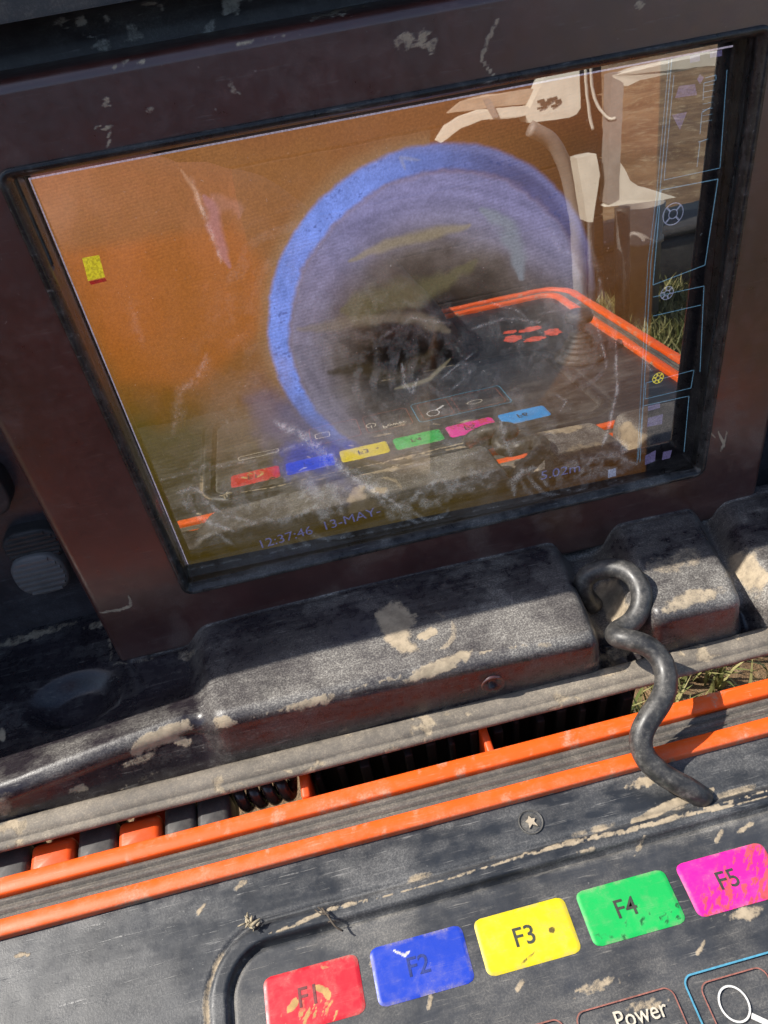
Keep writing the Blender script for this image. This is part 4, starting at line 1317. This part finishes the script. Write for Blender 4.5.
v, f = loft(loops[:split + 1], True, True, False); obj('bag_end', v, f, simple('red_canvas', (.13, .030, .014), .7, var=.35, scale=120, bump=.6, dist=.001), bag, label='red-brown end of the bag')
v, f = loft(loops[split:], True, False, True); obj('bag_body', v, f, bagm, bag)
# --- low black case standing right of the crate
CZ = float(mirrored_y(680, 204, -900)[2])
bc = thing('equipment_case', 'low black equipment case mirrored in the right edge of the screen', 'case', (800, -900, GROUND_Z))
v, f = box(556, 1150, -895, -760, GROUND_Z, CZ - 14, 10, 4); obj('case_body', v, f, M['shell'], bc)
v, f = box(550, 1156, -900, -754, CZ - 13, CZ, 5, 4); obj('case_lid', v, f, M['black'], bc)

white = simple('off_white_plastic', (.72, .68, .58), .4, var=.1, scale=60)
grey = simple('grey_metal_post', (.33, .30, .27), .5, var=.2, scale=60)
YR = -560.0


def my(px_, py_, y=None):
    return mirrored_y(px_, py_, YR + (px_ - 560) * 1.0 if y is None else y)


# --- white moulded handle frame with a printed mark
fr = thing('reel_frame', 'white moulded frame with curved arm and dark printed mark mirrored at screen top', 'frame', tuple(my(540, 150) * [1, 1, 0] + [0, 0, GROUND_Z]))
ap = [my(*q) for q in [(437, 141), (446, 126), (460, 117), (480, 110), (505, 108), (528, 106), (534, 115), (508, 119), (482, 120), (462, 128), (448, 138), (441, 143)]]
v, f = extrude_poly(ap, (0, -14, 0)); obj('arm', v, f, white, fr, smooth=False)
ap = [my(*q) + np.array([0, -20, 0]) for q in [(452, 114), (466, 102), (490, 96), (520, 92), (548, 88), (540, 104), (505, 107), (470, 112)]]
v, f = extrude_poly(ap, (0, -12, 0)); obj('arm', v, f, simple('shaded_cream_plastic', (.42, .34, .26), .5, var=.15, scale=60), fr, smooth=False, label='broad tan upper arm')
ap = [my(*q) + np.array([-2, 2, 0]) for q in [(484, 99), (491, 98), (500, 117), (494, 118)]]
v, f = extrude_poly(ap, (0, -3, 0)); obj('band', v, f, grey, fr, smooth=False)
hp = [my(526, 117), my(546, 76), my(549, 72), my(579, 66), my(581, 108), (my(577, 114)), my(570, 117), my(529, 123)]
v, f = extrude_poly(hp, (0, -30, 0)); hd = obj('head', v, f, white, fr, smooth=False)
mk = simple('dark_print', (.07, .07, .06), .6)
V_, F_ = [], []
rng = random.Random(2)
for k in range(9):
    c = my(541 + (k % 5) * 4.6 + rng.uniform(-1, 1), 108 - (k % 3) * 3.4 - (k % 5) * .8) + np.array([-1.5, 1.5, 0])
    w_, h_ = rng.uniform(2, 4), rng.uniform(1.5, 3)
    q = [c + [-w_, -w_ * .7, -h_], c + [w_, w_ * .7, -h_ * .4], c + [w_ * .8, w_ * .56, h_], c + [-w_, -w_ * .7, h_ * .5]]
    F_.append(tuple(range(len(V_) * 4, len(V_) * 4 + 4))); V_.append(np.array(q))
obj('printed_mark', np.concatenate(V_), F_, mk, hd, smooth=False)
lg = spline([my(530, 128, -575), my(552, 142, -575), my(566, 170, -575), my(574, 205, -575), my(578, 238, -575), (my(580, 260, -575) * [1, 1, 0] + [0, 0, GROUND_Z])], 8)
v, f = tube(lg, 9.0, 12); obj('leg', v, f, grey, fr)
# --- tapered white handle
hd2 = [my(577, 158), my(596, 154), my(600, 176), my(593, 222), my(587, 222)]
v, f = extrude_poly(hd2, (0, -22, 0)); o = obj('handle', v, f, white, None, smooth=False)
hs = thing('hand_pump', 'upright tapered white handle mirrored between curved frame and grey post', 'handle', tuple(my(590, 222) * [1, 1, 0] + [0, 0, GROUND_Z]))
bpy.data.objects.remove(o)
v, f = extrude_poly(hd2, (0, -22, 0)); obj('grip', v, f, white, hs, smooth=False)
p0 = my(590, 221, -570)
v, f = tube([p0, p0 * [1, 1, 0] + [0, 0, GROUND_Z]], 5, 10); obj('stem', v, f, M['black'], hs)
# --- thin wires
wire = thing('hanging_wire', 'thin pale looped wire mirrored left of the grey post', 'wire', tuple(my(594, 90)))
v, f = tube(spline([my(585, 60), my(587, 92), my(590, 118), my(593, 130)], 6), 1.8, 8); obj('wire_strand', v, f, white, wire)
v, f = tube(spline([my(591, 65), my(592, 88), my(598, 106), my(608, 118), my(616, 118)], 6), 1.6, 8); obj('wire_strand', v, f, white, wire)
# --- grey post with white sill and white bucket
po = thing('post_stand', 'grey post carrying ragged white rails mirrored at upper right of the screen', 'post', tuple(my(612, 205) * [1, 1, 0] + [0, 0, GROUND_Z]))
a_, b_, c_, d_ = my(607, 204), my(619, 203), my(624, 72), my(612, 74)
v, f = extrude_poly([a_, b_, c_, d_], (0, -20, 0)); obj('post', v, f, grey, po, smooth=False)
pl = [my(605, 207), my(662, 200), my(676, 197), my(664, 193), my(650, 189), my(638, 186), my(630, 181), my(625, 170), my(619, 160), my(619, 200)]
v, f = extrude_poly(pl, (0, -14, 0)); obj('foot_plate', v, f, white, po, smooth=False)
pl = [my(612, 76), my(640, 66), my(690, 56), my(738, 47), my(738, 84), my(733, 78), my(726, 66), my(712, 66), my(694, 68), my(676, 72), my(658, 76), my(640, 80), my(628, 86), my(619, 86)]
v, f = extrude_poly(pl, (0, -14, 0)); obj('torn_top_rail', v, f, white, po, smooth=False)
q = my(622, 206, -590)
v, f = tube([q + [0, 0, -2], q * [1, 1, 0] + [0, 0, GROUND_Z]], 10, 12); obj('stem', v, f, M['black'], po)
bk = thing('bucket', 'pale grey cylinder standing below the white foot plate in the mirrored view', 'bucket', tuple(my(640, 240, -640) * [1, 1, 0] + [0, 0, GROUND_Z]))
c0 = my(642, 224, -640)
aa = np.linspace(0, 2 * math.pi, 32, endpoint=False)
z1 = my(642, 204, -640)[2]; z0 = my(640, 240, -640)[2]
v, f = loft([np.column_stack([c0[0] + r * np.cos(aa), c0[1] + r * np.sin(aa), np.full(32, z)]) for r, z in [(24, GROUND_Z), (26, z0 - 4), (30, z0 - 3), (30, z0 + 3), (27, z0 + 5), (31, z1), (29, z1), (25, z0 + 10)]], True, True, True)
obj('bucket_body', v, f, grey, bk)
